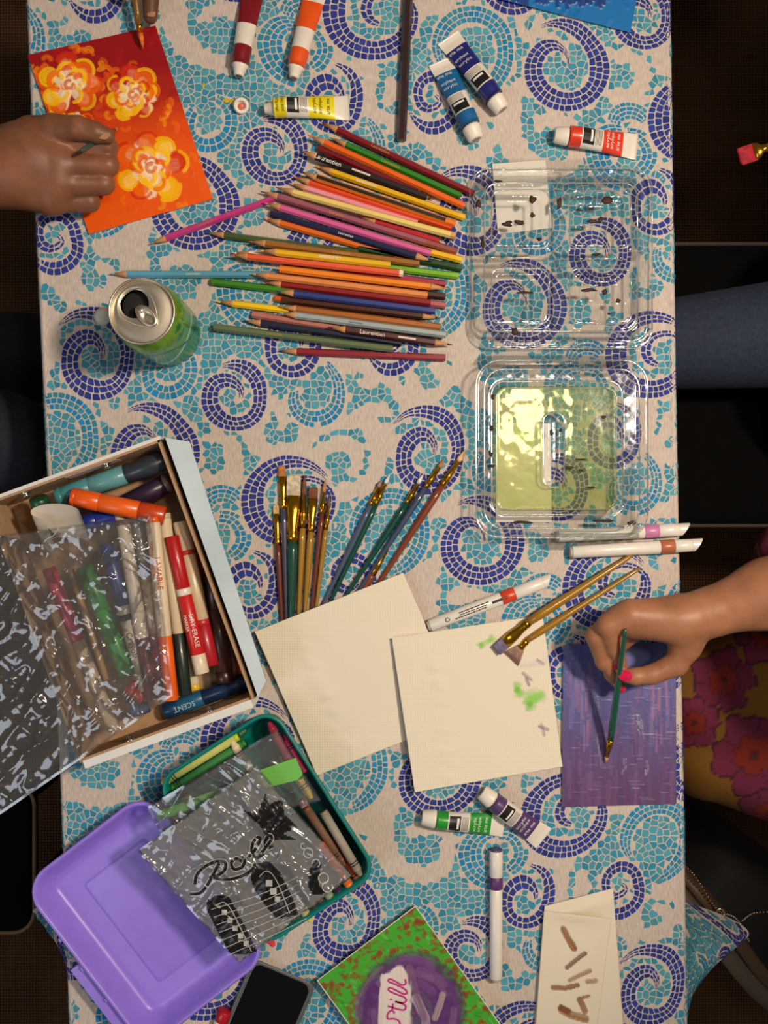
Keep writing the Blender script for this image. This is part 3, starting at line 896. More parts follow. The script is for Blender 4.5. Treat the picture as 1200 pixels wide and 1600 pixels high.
# ================================================================== napkins
def napkin(name, label, corners, z0, thick, paintfn=None, seed=1, flap=.22, tilt=(0, 0)):
    cx, cy = np.mean(corners, 0)
    t = thing(name, label, 'napkin', w(cx, cy, z0), 'paper napkins on the table')
    N = 220
    c = np.array(corners, float)
    cvn = Canvas(corners, N, N, (226, 216, 196))
    u, v = cvn.u, cvn.v
    edge = np.minimum(np.minimum(u, 1 - u), np.minimum(v, 1 - v))
    emb = (np.sin((cvn.X + cvn.Y) * .8) * np.sin((cvn.X - cvn.Y) * .8)) * .45 * (sstep(flap + .02, flap - .03, edge))
    ripple = 3.5 * np.exp(-((u - flap - .03) / .05) ** 2) * (vnoise(v * 22, u * 6, seed) - .3) * sstep(.05, .2, v)
    soft = 2.4 * (fbm(u * 2.5, v * 2.5, seed + 3) - .5)
    cvn.h = np.maximum(emb + ripple + soft * sstep(0, .1, edge), -thick * .4)
    if paintfn: paintfn(cvn)
    Zb = (z0 + tilt[0] * u + tilt[1] * v).ravel()
    P_ = wv(cvn.X.ravel(), cvn.Y.ravel(), Zb + thick + cvn.h.ravel())
    F = []
    for j in range(N - 1):
        for i in range(N - 1):
            a = j * N + i; F.append([a, a + N, a + N + 1, a + 1])
    # skirt
    ring = [i for i in range(N)] + [j * N + N - 1 for j in range(1, N)] + [(N - 1) * N + i for i in range(N - 2, -1, -1)] + [j * N for j in range(N - 2, 0, -1)]
    B = wv(cvn.X.ravel()[ring], cvn.Y.ravel()[ring], Zb[ring]); n0 = len(P_)
    P_ = np.vstack([P_, B]); m_ = len(ring)
    for k in range(m_): F.append([ring[k], ring[(k + 1) % m_], n0 + (k + 1) % m_, n0 + k])
    Cc = np.vstack([cvn.C.reshape(-1, 3), np.tile(lin_np((214, 203, 182)), (m_, 1))])
    mk('folded_sheet', P_, F, vmat('napkin_paper', 0.9, spec=0.15, bump=.25, bscale=1500), t, True, Cc)
    # loose ply along one edge
    e0, e1 = c[3], c[2]
    pl = [e0 + (e1 - e0) * k / 20 for k in range(21)]
    return t
def blots(cvn):
    for p, r in (((752, 1006), 6), ((766, 1000), 7), ((808, 1078), 10), ((835, 1092), 14), ((828, 1100), 9)):
        for k in range(9):
            a = random.uniform(0, 6.3)
            cvn.stroke([np.array(p), np.array(p) + r * .9 * np.array((math.cos(a), math.sin(a)))], r * 1.3, random.choice([(132, 196, 70), (108, 180, 56), (160, 208, 110)]), .5, .1, .6, soft=.7)
    for p in ([(818, 1052), (830, 1062)], [(822, 1060), (826, 1070)], [(843, 1135), (856, 1140)], [(846, 1132), (850, 1148)], [(840, 1032), (848, 1037)]):
        cvn.stroke(p, 6, (104, 96, 128), .8, .3, .7)
    cvn.stroke([(815, 1040), (850, 1035)], 16, (190, 186, 190), .4, 0, .5, soft=.9)
napkin('paper_napkin', 'clean cream paper napkin lying over the paintbrush handles', [(398, 987), (630, 895), (727, 1120), (495, 1212)], 13.5, 4, None, 1, tilt=(0, -12))
napkin('paper_napkin', 'cream paper napkin dabbed with green and grey paint', [(612, 997), (848, 961), (879, 1198), (648, 1238)], 17, 4, blots, 2, tilt=(-15, 0))

def folded_napkin():
    t = thing('folded_napkin', 'narrow folded paper napkin smeared with copper paint', 'napkin', w(900, 1500, .3), 'paper napkins on the table')
    pm = vmat('napkin_paper', 0.9)
    # under leaf
    def leaf(name, c, z0, zf, paintfn=None, N=(70, 120)):
        cvn = Canvas(c, N[0], N[1], (224, 213, 192)); cvn.h = zf(cvn)
        if paintfn: paintfn(cvn)
        P_ = wv(cvn.X.ravel(), cvn.Y.ravel(), z0 + cvn.h.ravel()); F = []
        for j in range(N[1] - 1):
            for i in range(N[0] - 1):
                a = j * N[0] + i; F.append([a, a + N[0], a + N[0] + 1, a + 1])
        n0 = len(P_); P2 = P_.copy(); P2[:, 2] -= 1.6 * S
        F2 = [[q + n0 for q in f[::-1]] for f in F]
        ring = [i for i in range(N[0])] + [j * N[0] + N[0] - 1 for j in range(1, N[1])] + [(N[1] - 1) * N[0] + i for i in range(N[0] - 2, -1, -1)] + [j * N[0] for j in range(N[1] - 2, 0, -1)]
        m_ = len(ring)
        F3 = [[ring[k], ring[(k + 1) % m_], n0 + ring[(k + 1) % m_], n0 + ring[k]] for k in range(m_)]
        return mk(name, np.vstack([P_, P2]), F + F2 + F3, pm, t, True, np.vstack([cvn.C.reshape(-1, 3)] * 2))
    leaf('under_fold', [(851, 1416), (958, 1388), (978, 1660), (830, 1660)], 3, lambda c: 1.0 * fbm(c.u * 3, c.v * 3, 8) + 7 * np.exp(-((c.v - .07) / .05) ** 2) * np.exp(-((c.u - .4) / .5) ** 2) + .25 * np.sin((c.X + c.Y) * 1.3))
    def cop(c):
        for pts, wd, rgb in (([(880, 1452), (886, 1464), (897, 1482)], 12, (172, 106, 44)), ([(886, 1512), (898, 1502), (914, 1490)], 8, (128, 66, 38)),
                             ([(890, 1532), (906, 1524), (922, 1517)], 8, (188, 138, 92)), ([(864, 1543), (884, 1544), (902, 1540)], 9, (156, 88, 40)),
                             ([(906, 1562), (910, 1570), (914, 1580)], 11, (176, 116, 62)), ([(878, 1578), (892, 1586), (914, 1592)], 15, (180, 122, 62)), ([(876, 1574), (888, 1580)], 10, (150, 92, 46)),
                             ([(918, 1534), (930, 1532)], 9, (206, 170, 128)), ([(908, 1560), (920, 1556)], 6, (184, 130, 82))):
            c.stroke(pts, wd, tuple(int(q * .8) for q in rgb), 1, .5, .35)
        c.h += .3 * np.sin((c.X - c.Y) * 1.3)
    leaf('front_fold', [(850, 1424), (955, 1436), (926, 1660), (833, 1660)], 9, lambda c: 2.5 * np.sin(np.pi * np.clip(c.u, 0, 1)) + 4 * np.exp(-(c.v / .05) ** 2) * np.sin(np.pi * c.u) + .8 * fbm(c.u * 4, c.v * 4, 3) - 4 * sstep(.75, 1, c.u), cop)
folded_napkin()

# ================================================================== pencils
wood_m = mat('cedar_wood', (196, 140, 92), .65, var=.12, vscale=300)
white_ink = mat('white_ink', (232, 228, 220), .5); gold_ink = mat('gold_foil_ink', (214, 176, 92), .35, .6); black_ink = mat('black_ink', (18, 18, 20), .5)
PEN_R = 5.6
def enamel(rgb): return mat('enamel_%d_%d_%d' % rgb, rgb, .32, coat=.3, var=.04)
PEN_COUNT = [0]
def pencil(label, tip, end, rgb, z0=0, z1=None, sharp='tip', lead=None, text=None, flip=False, stripe=None, endcap=None, ink=None, tpos=.25, r=PEN_R, name='colored_pencil', th=None, patch=None):
    """tip/end photo pixels. z0/z1: how high the two ends rest. sharp: which end is sharpened (tip, end, both, None)"""
    z1 = z0 if z1 is None else z1
    a = w(*tip, z0 + r); b = w(*end, z1 + r)
    t = thing(name, label, 'pencil', (*((a + b) / 2)[:2], min(a[2], b[2]) - r * S), 'coloured pencils in the fanned pile')
    o_, ax, sd, nn, L = frame(a, b)
    R = r * S; cone = 27 * S * (r / 5.6); ld = 8 * S
    d0 = cone if sharp in ('tip', 'both') else 0; d1 = L - (cone if sharp in ('end', 'both') else 0)
    em = enamel(rgb)
    segs = [(d0, d1, em, 'barrel')]
    if endcap: segs = [(d0, d1 - endcap[1] * S, em, 'barrel'), (d1 - endcap[1] * S, d1, enamel(endcap[0]), 'end_band')]
    for s0, s1, m_, nm in segs:
        q_ = mk(nm, *lathe(a, b, [(s0, R), (s1, R)], 6), m_, t)
        if nm == 'barrel': bar = q_
    if stripe:
        mk('stripe', *lathe(a, b, [(d0 + 1 * S, R * 1.035), (d1 - 16 * S, R * 1.035)], 6, sx=.86, sn=1.05), enamel(stripe), bar)
    lm = enamel(lead or rgb)
    if sharp in ('tip', 'both'):
        k = ld / cone
        mk('sharpened_wood', *lathe(a, b, [(ld, R * k), (cone * .9, R * .9), (cone + .8 * S, R * .985)], 12), wood_m, t, True)
        mk('lead', *lathe(a, b, [(0, .5 * S), (ld, R * k)], 8), lm, t, True)
    if sharp in ('end', 'both'):
        k = ld / cone
        mk('sharpened_wood', *lathe(b, a, [(ld, R * k), (cone * .9, R * .9), (cone + .8 * S, R * .985)], 12), wood_m, t, True)
        mk('lead', *lathe(b, a, [(0, .5 * S), (ld, R * k)], 8), lm, t, True)
    if sharp is None or sharp == 'tip':
        mk('end_core', *lathe(b - ax * .2 * S, b + ax * .35 * S, [(0, R * .38), (.5 * S, R * .38)], 8), lm, t)
    if patch:
        mk('name_patch', *lathe(a + nn * .12 * S, b + nn * .12 * S, [(L * patch[0], R * .55), (L * patch[0] + 3 * S, R * 1.0), (L * patch[1] - 3 * S, R * 1.0), (L * patch[1], R * .55)], 6, sx=.5), mat('patch_white', (206, 198, 190), .5), bar)
    if text:
        h = (th or 5.0) * S
        ex, ey = (ax, nn) if True else (ax, nn)
        side = -sd if not flip else sd
        exx = ax if not flip else -ax
        base = a + ax * L * tpos + nn * (R * .87 + .35 * S)
        # letters lie on the upper flat of the barrel
        if np.dot(np.cross(exx, side), nn) < 0: side = -side
        lettering(text, base - side * h * .5, exx, side, h, ink or white_ink, bar)
    return t
LA = 'Laurentien'
pencil('dark red pencil forming the top edge of the fan', (502, 191), (741, 303), (122, 14, 30), 0, 0, text=LA, tpos=.33, ink=gold_ink)
pencil('grass green pencil just under the topmost dark red one', (515, 215), (720, 306), (46, 122, 32), 0, 0, text=LA, tpos=.4, ink=gold_ink)
pencil('orange pencil between the grass green and black lettered pencils', (481, 211), (726, 322), (226, 96, 20), 10, 4)
pencil('dark red pencil with blunt end beside black lettered pencil', (498, 231), (677, 312), (120, 12, 26), 0, 0, sharp='end')
t = pencil('black pencil with large white lettering', (467, 235), (667, 308), (26, 24, 26), 11, 6, text=LA, tpos=.13, th=7, patch=(.40, .57))
t_black = t
pencil('yellow pencil with pale lettering below the black lettered one', (492, 259), (726, 340), (222, 172, 20), 0, 0, text=LA, tpos=.28, th=5.5, endcap=((232, 186, 24), 10))
pencil('orange pencil with a wide black stripe along its barrel', (468, 268), (711, 350), (230, 120, 20), 11, 5, stripe=(24, 20, 18), lead=(30, 26, 24), endcap=((226, 112, 18), 12))
pencil('orange-red pencil tucked under the black striped one', (457, 276), (706, 356), (216, 74, 22), 0, 0)
pencil('pale pink pencil slipping under the cream yellow one', (451, 286), (652, 349), (226, 148, 160), 0, 0)
pencil('cream yellow pencil with red tip and bare wooden end', (431, 293), (712, 369), (228, 202, 116), 12, 12, lead=(150, 40, 30), endcap=((206, 156, 100), 8))
pencil('mauve pencil with grey point and reddish end', (407, 299), (714, 393), (150, 82, 98), 5, 0, lead=(70, 62, 70), text=LA, tpos=.35, ink=gold_ink, endcap=((142, 70, 64), 50), th=4)
pencil('bright red pencil showing between cream and mauve ones', (560, 338), (686, 377), (172, 22, 30), 0, 0)
pencil('rose pink pencil lying above the navy one', (411, 316), (673, 396), (210, 92, 150), 11, 6)
pencil('golden yellow pencil end poking out past the rose pink pencil', (560, 366), (721, 406), (230, 176, 26), 0, 0, sharp=None, endcap=((238, 190, 30), 10))
pencil('navy pencil pointing away from the can', (423, 333), (677, 408), (26, 32, 70), 0, 11, sharp='end', lead=(40, 48, 90), text=LA, tpos=.42, th=4)
pencil('orange pencil lowest of the upper fan', (411, 341), (642, 406), (216, 104, 30), 0, 0)
pencil('bottle green pencil end beneath the navy pencil point', (560, 388), (722, 419), (22, 62, 34), 0, 0, sharp=None, endcap=((34, 80, 44), 8))
pencil('magenta pencil slanting alone beside the rose painting', (233, 382), (428, 310), (188, 56, 126), 0, 0, lead=(190, 110, 90), text=LA, tpos=.4, ink=gold_ink, th=4)
pencil('olive green pencil above the brown ochre one', (323, 364), (560, 395), (66, 86, 44), 0, 0)
pencil('brown ochre pencil above the yellow and white pencil', (387, 377), (655, 412), (150, 96, 34), 11, 6, text=LA, tpos=.5, ink=gold_ink, th=4.4)
pencil('yellow pencil with white band and upside-down lettering', (404, 391), (610, 414), (226, 176, 34), 18, 18, text=LA, flip=True, tpos=.62, th=5.5)
pencil('cream white pencil peeking out behind salmon one', (362, 395), (560, 408), (226, 214, 194), 0, 0)
pencil('salmon red pencil with a white end band', (359, 398), (630, 427), (222, 92, 58), 12, 12, endcap=((232, 222, 204), 6))
pencil('lime green pencil end beneath the salmon pencil', (520, 408), (716, 431), (112, 172, 36), 0, 0, sharp=None, endcap=((124, 182, 44), 10))
pencil('orange pencil pointing towards the clear container', (437, 420), (700, 451), (232, 130, 28), 14, 10, sharp='end')
pencil('dark pink pencil hidden behind the orange pencil', (520, 420), (696, 444), (160, 36, 66), 0, 0, sharp=None)
pencil('peach pencil under the right-pointing orange one', (392, 428), (668, 461), (222, 134, 74), 11, 11)
pencil('sky blue pencil stretching out past the can', (171, 428), (440, 429), (88, 158, 186), 0, 0, text=LA, tpos=.45, ink=white_ink, th=3.6)
pencil('dark brown pencil stub past the peach pencil', (560, 446), (696, 463), (62, 26, 20), 0, 0, sharp=None)
pencil('brick red pencil under the peach one', (412, 441), (673, 473), (134, 28, 28), 4, 10)
pencil('dusty pink pencil stub past the brick red pencil', (570, 461), (696, 477), (178, 86, 92), 0, 0, sharp=None)
pencil('leaf green blunt pencil next to the sky blue one', (330, 440), (520, 462), (62, 130, 34), 0, 0, sharp=None)
pencil('royal blue pencil in the lower fan', (431, 455), (680, 486), (42, 56, 124), 12, 9)
pencil('chocolate brown pencil under the royal blue one', (440, 468), (688, 497), (70, 34, 22), 0, 2, sharp='end')
pencil('burnt orange pencil with blunt end beside yellow point', (430, 466), (670, 492), (200, 84, 28), 0, 0, sharp=None, r=5.0)
pencil('caramel brown pencil above the light grey one', (435, 479), (688, 511), (164, 94, 34), 9, 8)
pencil('short bright yellow pencil pointing at the can', (337, 471), (452, 485), (236, 196, 20), 0, 0, name='colored_pencil')
pencil('light grey pencil with small lettering', (435, 489), (697, 523), (152, 164, 164), 11, 8, text='Laurentien', tpos=.42, ink=black_ink, th=3.6)
pencil('dusty rose blunt pencil above the navy pencil', (394, 491), (530, 513), (176, 108, 98), 0, 0, sharp=None)
pencil('brown pencil with large white lettering', (512, 511), (707, 539), (74, 28, 26), 11, 8, sharp='both', text=LA, tpos=.26, th=6.5, patch=(.55, .72))
pencil('midnight navy pencil above the sage green one', (380, 501), (628, 536), (26, 30, 56), 0, 0)
pencil('sage green blunt pencil in the lower fan', (334, 511), (614, 545), (94, 110, 76), 6, 11, sharp=None, text=LA, tpos=.3, ink=gold_ink, th=4)
pencil('crimson pencil lying alone below the fan', (436, 548), (696, 559), (136, 20, 40), 0, 0)
t = pencil('long dark brown pencil lying apart near the blue tubes', (640, -60), (627, 220), (48, 26, 26), 0, 0, sharp=None, r=7.6, name='brown_pencil')
# ================================================================== paint tubes
plast_w = mat('white_tube_plastic', (226, 218, 206), .35, coat=.2)
cap_w = mat('white_cap_plastic', (230, 222, 208), .4)
def paint_tube(label, p_cap, p_end, rgb, w0=15.5, w1=20, cap=True, z=0, flipprint=False, names=None, zend=None, bands=(.0, .14, .43, .79), ink=None, plain=False, logo_side=0):
    """p_cap: nozzle/cap end, p_end: crimped end (photo px)"""
    r = w0
    A = w(*p_cap, z + r); B = w(*p_end, (zend if zend is not None else z) + 2.5)
    B0 = B.copy(); B0[2] = A[2]
    t = thing('paint_tube', label, 'paint tube', (*((A + B) / 2)[:2], z * S), 'tubes of acrylic paint')
    ax = B0 - A; L = np.linalg.norm(ax); ax /= L
    sd = np.cross(ax, (0, 0, 1.0)); sd /= np.linalg.norm(sd)
    capL = 20 * S if cap else 13 * S
    b0 = capL + 3 * S
    ze = B[2]
    def surf(f, th, off=0.0):
        """body surface at fraction f (0 shoulder .. 1 crimp), angle th"""
        f = np.asarray(f, float); th = np.asarray(th, float)
        d = b0 + (L - b0) * f
        hw = (w0 + (w1 - w0) * f ** 1.6) * S + off
        e = np.clip((f - .12) / .8, 0, 1)
        hh = (w0 * (1 - e ** 1.3) + 1.2) * S + off
        cz = (A[2]) * (1 - e) + ze * e - (0)
        cz = np.maximum(cz, hh * .98 + z * S)
        cz = z * S + hh + 0.2 * S if False else np.maximum(z * S + hh, z * S + hh)
        return A[None] * np.array((1, 1, 0)) + d[:, None] * ax + (np.cos(th) * hw)[:, None] * sd + np.stack([0 * d, 0 * d, cz + np.sin(th) * hh], 1)
    N = 24
    def section(nm, f0, f1, m_, k=5, c0=False, c1=False):
        fs = np.repeat(np.linspace(f0, f1, k), N); th = np.tile(np.linspace(0, 2 * math.pi, N, endpoint=False), k)
        V = surf(fs, th); F = []
        for i in range(k - 1):
            for j in range(N):
                a = i * N + j; b = i * N + (j + 1) % N; F.append([a, b, b + N, a + N])
        if c0: F.append(list(range(N)))
        if c1: F.append([(k - 1) * N + j for j in range(N)][::-1])
        return mk(nm, V, F, m_, t, True)
    cm = mat('tube_label_%d_%d_%d' % rgb, rgb, .35, coat=.25)
    bb = bands
    bnd = section('color_band', bb[0], bb[1], cm, c0=True)
    pan = section('white_panel', bb[1], bb[2], plast_w)
    lab = section('color_label', bb[2], bb[3], cm, 8)
    section('crimped_end', bb[3], 1.0, plast_w, 8, c1=True)
    # cap or bare nozzle
    C0 = A.copy(); C0[2] = z * S + w0 * S
    if cap:
        cap_o = mk('cap', *lathe(C0, C0 + ax, [(0, 10.5 * S), (1.2 * S, 12 * S), (capL * .9, 14.2 * S), (capL, 14.4 * S), (capL + 2.8 * S, 13 * S)], 20), cap_w, t, True)
        mk('cap_socket_shade', *lathe(C0 - ax * .15 * S, C0 + ax, [(0, 7.5 * S), (.4 * S, 7.5 * S)], 16), mat('cap_recess_shade', (150, 142, 132), .6), cap_o)  # flat disc: shade of the hollow cap end put into its grey
    else:
        noz = mk('nozzle', *lathe(C0, C0 + ax, [(0, 6.5 * S), (2 * S, 8.2 * S), (6 * S, 8.2 * S), (7 * S, 9.5 * S), (capL, 10.5 * S), (capL + 3 * S, 14 * S)], 18), cap_w, t, True)
        mk('paint_in_nozzle', *lathe(C0 - ax * .2 * S, C0 + ax, [(0, 5.2 * S), (.5 * S, 5.2 * S)], 14), mat('wet_paint_%d_%d_%d' % rgb, tuple(int(c * .8) for c in rgb), .25), noz)
    if plain: return t
    # print: black picture block with white brush, ingredient box, words across the label
    def patch(f0, f1, a0, a1, off):
        k = 6
        fs = np.repeat(np.linspace(f0, f1, k), k); th = np.tile(np.linspace(a0, a1, k), k)
        V = surf(fs, th, off * S); F = [[i * k + j, i * k + j + 1, (i + 1) * k + j + 1, (i + 1) * k + j] for i in range(k - 1) for j in range(k - 1)]
        return V, F
    mid = math.pi / 2 + logo_side
    m1 = bb[1]; m2 = bb[2]; dm = m2 - m1
    mk('picture_block', *patch(m1 + dm * .06, m1 + dm * .58, mid - .85, mid + .85, .3), black_ink, pan)
    mk('brush_mark', *patch(m1 + dm * .40, m1 + dm * .50, mid - .55, mid + .60, .55), white_ink, pan)
    mk('text_box', *merge(*[patch(m1 + dm * (.64 + .065 * q), m1 + dm * (.66 + .065 * q), mid - .75, mid + .75, .4) for q in range(5)]), mat('print_grey', (88, 80, 80), .6), pan)
    sg = -1 if flipprint else 1
    def across(s, f, hgt, wid, par=None):
        def fn(x, y):
            th = mid + sg * (x / wid - .5) * (1.5 if wid > 0 else 1)
            ff = f - sg * y / (L - b0) * 1.0
            return surf(ff, th, .45 * S)
        V, F = text_geo(s)
        lettering(s, None, (1, 0, 0), (0, 1, 0), hgt, ink or white_ink, par or lab, width=wid, fn=fn)
    across('acrylic', m2 + (bb[3] - m2) * .28, 5 * S, 22 * S)
    across('acrylique', m2 + (bb[3] - m2) * .50, 5 * S, 24 * S)
    across('arte me', m2 + (bb[3] - m2) * .82, 6 * S, 24 * S)
    if names:
        across(names[0], bb[1] * .38, 4.4 * S, 26 * S, bnd); across(names[1], bb[1] * .86, 4.4 * S, 26 * S, bnd)
    return t
paint_tube('open dark red paint tube near the top edge', (373, 119), (396, -22), (122, 16, 28), cap=False, plain=True, w0=14, w1=19, bands=(0, .22, .50, .86))
paint_tube('open orange paint tube beside the dark red one', (459, 122), (495, -22), (226, 84, 20), cap=False, plain=True, w0=14, w1=19, bands=(0, .20, .45, .80))
paint_tube('open yellow paint tube lying by its loose cap', (413, 170), (546, 168), (226, 208, 14), cap=False, ink=black_ink, names=('LEMON YELLOW', 'JAUNE CITRON'), w0=15, w1=20, bands=(0, .16, .46, .80))
paint_tube('capped mid blue paint tube next to the navy tube', (744, 218), (688, 95), (22, 96, 152), flipprint=True, bands=(0, .18, .46, .82), logo_side=.35)
paint_tube('capped navy blue paint tube next to the mid blue tube', (785, 172), (700, 58), (30, 34, 112), flipprint=True, bands=(0, .18, .46, .82), logo_side=.35)
paint_tube('capped vermilion red paint tube above the clear container', (866, 211), (996, 229), (214, 56, 30), bands=(0, .16, .48, .78), w1=21)
paint_tube('capped green paint tube below the dabbed napkin', (659, 1277), (788, 1290), (34, 146, 44), bands=(0, .16, .48, .80), w0=14, w1=19)
paint_tube('capped purple paint tube touching the green tube', (752, 1237), (850, 1311), (82, 58, 108), bands=(0, .16, .46, .78), w0=15, w1=20, z=0)

# loose caps and the yellow spill
t = thing('tube_cap', 'loose white tube cap with red paint inside by the yellow tube', 'cap', w(377, 165, .2))
A = w(377, 165, .2); B = w(377, 165, 15)
mk('shell', *lathe(A, B, [(0, 13 * S), (11 * S, 12 * S), (13 * S, 11 * S), (13 * S, 7.5 * S), (6 * S, 7 * S)], 22, cap1=True), cap_w, t, True)
mk('paint_residue', *lathe(w(377, 166, 7), w(377, 166, 9), [(0, 5 * S), (1.4 * S, 3 * S)], 12), mat('coral_paint', (206, 96, 76), .4), t, True)
t = thing('tube_cap', 'loose white tube cap lying beside the drink can', 'cap', w(161, 495, .2))
mk('shell', *lathe(w(161, 495, .2), w(161, 495, 14), [(0, 13 * S), (10 * S, 12 * S), (12 * S, 10 * S)], 20), cap_w, t, True)
mk('grip_ring', *lathe(w(161, 495, .3), w(161, 495, 14), [(0, 13.6 * S), (3 * S, 13.6 * S)], 20), cap_w, t, True)
def blob(px, py, rx, ry, hgt, seed, z=0.3, n=14, k=4):
    V = []; F = []
    for i in range(k):
        f = i / (k - 1) * .999
        for j in range(n):
            a = 2 * math.pi * j / n; rr = (1 - f) ** .5 * (.55 + .9 * vnoise(np.array([math.cos(a) * 2.5 + 5]), np.array([math.sin(a) * 2.5 + 5]), seed)[0])
            V.append(w(px + rx * rr * math.cos(a), py + ry * rr * math.sin(a), z + hgt * math.sin(f * math.pi / 2)))
    for i in range(k - 1):
        for j in range(n): a = i * n + j; b = i * n + (j + 1) % n; F.append([b, a, a + n, b + n])
    F.append([(k - 1) * n + j for j in range(n)][::-1]); F.append(list(range(n)))
    return np.array(V), F
t = mk('paint_smear', *merge(blob(353, 157, 6, 3, 1, 4), blob(364, 158, 6, 4, 1.4, 6), blob(318, 133, 2, 5, .8, 9)), mat('yellow_wet_paint', (206, 178, 30), .3), smooth=True)
tag(t, 'small smear of yellow paint beside the loose cap', 'paint smear')

# ================================================================== brushes
gold_m = mat('brass_ferrule', (214, 158, 44), .22, 1.0)
def brush(label, tip, fer, end, hand, hair, zt=2, ze=6, hw=4.5, bw=5.0, kind='round', blen=None, flen=None, group='paintbrushes on the table', name='paintbrush', text=None, fan=0, zf=None):
    """tip: hair end, fer: where ferrule meets handle, end: handle end (photo px)"""
    zf = (zt + ze) / 2 if zf is None else zf
    A = w(*tip, zt); Fp = w(*fer, zf); B = w(*end, ze)
    t = thing(name, label, 'paintbrush', (*((A + B) / 2)[:2], min(A[2], B[2]) - min(hw, 4) * S), group)
    o_, ax, sd, nn, L = frame(A, Fp)
    bl = (blen or .38 * L / S) * S
    hm = mat('brush_handle_%d_%d_%d' % hand, hand, .28, coat=.6); bm = mat('bristle_%d_%d_%d' % hair, hair, .7, var=.3, vscale=250, bump=.4, bscale=1200)
    R = bw * S; rh = hw * S
    if kind == 'round':
        mk('bristles', *lathe(A, Fp, [(0, .3 * S), (bl * .35, R * .62), (bl * .75, R * .95), (bl * 1.03, R * .8)], 12), bm, t, True)
        mk('ferrule', *lathe(A, Fp, [(bl, R * .82), (bl + (L - bl) * .55, rh * .95), (bl + (L - bl) * .6, rh * 1.18), (bl + (L - bl) * .66, rh * .98), (bl + (L - bl) * .74, rh * 1.18), (bl + (L - bl) * .8, rh), (L, rh * 1.08)], 14), gold_m, t, True)
    elif kind == 'flat':
        thin = .45 if R > rh else .75
        mk('bristles', *merge(*[(lambda a: lathe(A + sd * a * R * .82 + ax * random.uniform(0, 1.5) * S, A + sd * a * R * .82 + ax * (bl + 3 * S), [(0, R * .10), (3 * S, R * .17), (bl, R * .17)], 6, sn=1.4))(a) for a in np.linspace(-1, 1, 11)]), bm, t, True)
        V = []; F = []; n = 16
        prof = [(bl * .97, R, R * .42), (bl + (L - bl) * .35, R * .95, R * .5 if R < 2 * rh else rh * .9), (bl + (L - bl) * .72, rh * 1.05, rh), (bl + (L - bl) * .78, rh * 1.2, rh * 1.2), (bl + (L - bl) * .83, rh, rh), (bl + (L - bl) * .88, rh * 1.2, rh * 1.2), (L, rh * 1.06, rh * 1.06)]
        for d, a_, b_ in prof:
            for k in range(n):
                q = 2 * math.pi * k / n; V.append(A + ax * d + sd * math.cos(q) * a_ + nn * math.sin(q) * b_)
        for i in range(len(prof) - 1):
            for k in range(n): a = i * n + k; b = i * n + (k + 1) % n; F.append([a, b, b + n, a + n])
        F.append(list(range(n))[::-1]); F.append([(len(prof) - 1) * n + k for k in range(n)])
        mk('ferrule', V, F, gold_m, t, True)
    elif kind == 'fan':
        mk('bristles', *merge(*[lathe(A + sd * q * R, A + ax * (bl + 2 * S) + sd * q * R * .3, [(0, R * .06), (bl * .5, R * .09), (bl, R * .08)], 6) for q in np.linspace(-1, 1, 13)]), bm, t, True)
        mk('ferrule', *lathe(A, Fp, [(bl, R * .42), (bl + (L - bl) * .4, rh * 1.0), (bl + (L - bl) * .6, rh * 1.15), (L, rh * 1.05)], 12, sn=.9), gold_m, t, True)
    L2 = np.linalg.norm(B - Fp)
    mk('handle', *lathe(Fp, B, [(-1 * S, rh * 1.0), (L2 * .12, rh * 1.18), (L2 * .3, rh * 1.12), (L2 * .7, rh * .82), (L2 * .96, rh * .62), (L2, rh * .4)], 12), hm, t, True)
    if text:
        o2, ax2, sd2, nn2, _ = frame(Fp, B)
        side = -sd2
        if np.dot(np.cross(ax2, side), nn2) < 0: side = -side
        lettering(text, Fp + ax2 * L2 * .18 + nn2 * (rh * 1.25) - side * 2 * S, ax2, side, 3.4 * S, gold_ink, t)
    return t
MAR = (104, 48, 36); SLT = (66, 66, 88); GRN = (14, 70, 58); GLD = (158, 116, 34); CRM = (226, 206, 168); SAB = (142, 84, 48)
brush('small flat brush with maroon handle at the bundle edge', (431, 789), (434, 852), (441, 978), MAR, (224, 188, 126), 5, 5, 4, 4.6, 'flat', 14)
brush('flat brush with tan bristles and slate handle', (440, 727), (443, 795), (448, 976), SLT, (190, 116, 62), 6, 6, 4.6, 5.6, 'flat', 18)
brush('widest flat brush with cream bristles and green handle', (459, 742), (457, 846), (455, 974), GRN, (212, 198, 168), 8, 8, 7.4, 11.2, 'flat', 33)
brush('pointed brown brush with ochre handle', (476, 741), (473, 825), (466, 972), GLD, (112, 66, 42), 5, 5, 4.6, 4.4, 'round', 32)
brush('angled brown flat brush with ochre handle', (490, 761), (486, 831), (476, 966), GLD, (128, 72, 46), 5.5, 5.5, 4.8, 7.4, 'flat', 18)
brush('thin pointed brush with maroon handle', (508, 749), (503, 803), (486, 962), MAR, (184, 122, 70), 5, 5, 3.8, 3.4, 'round', 20)
brush('finest brush with ochre handle closing the bundle', (515, 776), (509, 828), (493, 958), GLD, (112, 80, 66), 4.5, 4.5, 3.6, 2.6, 'round', 14)
brush('slate brush with pinkish tip leading the second bundle', (596, 750), (579, 790), (500, 955), (72, 84, 112), (176, 124, 100), 5, 5, 4.2, 3.4, 'round', 12)
brush('green brush with white tip beside the slate one', (609, 741), (587, 789), (511, 952), GRN, (220, 214, 210), 5, 5, 4.4, 3.6, 'round', 16)
brush('green brush with fine white tip in second bundle', (662, 740), (635, 787), (536, 938), GRN, (216, 214, 214), 5.5, 5.5, 4.6, 3.6, 'round', 18)
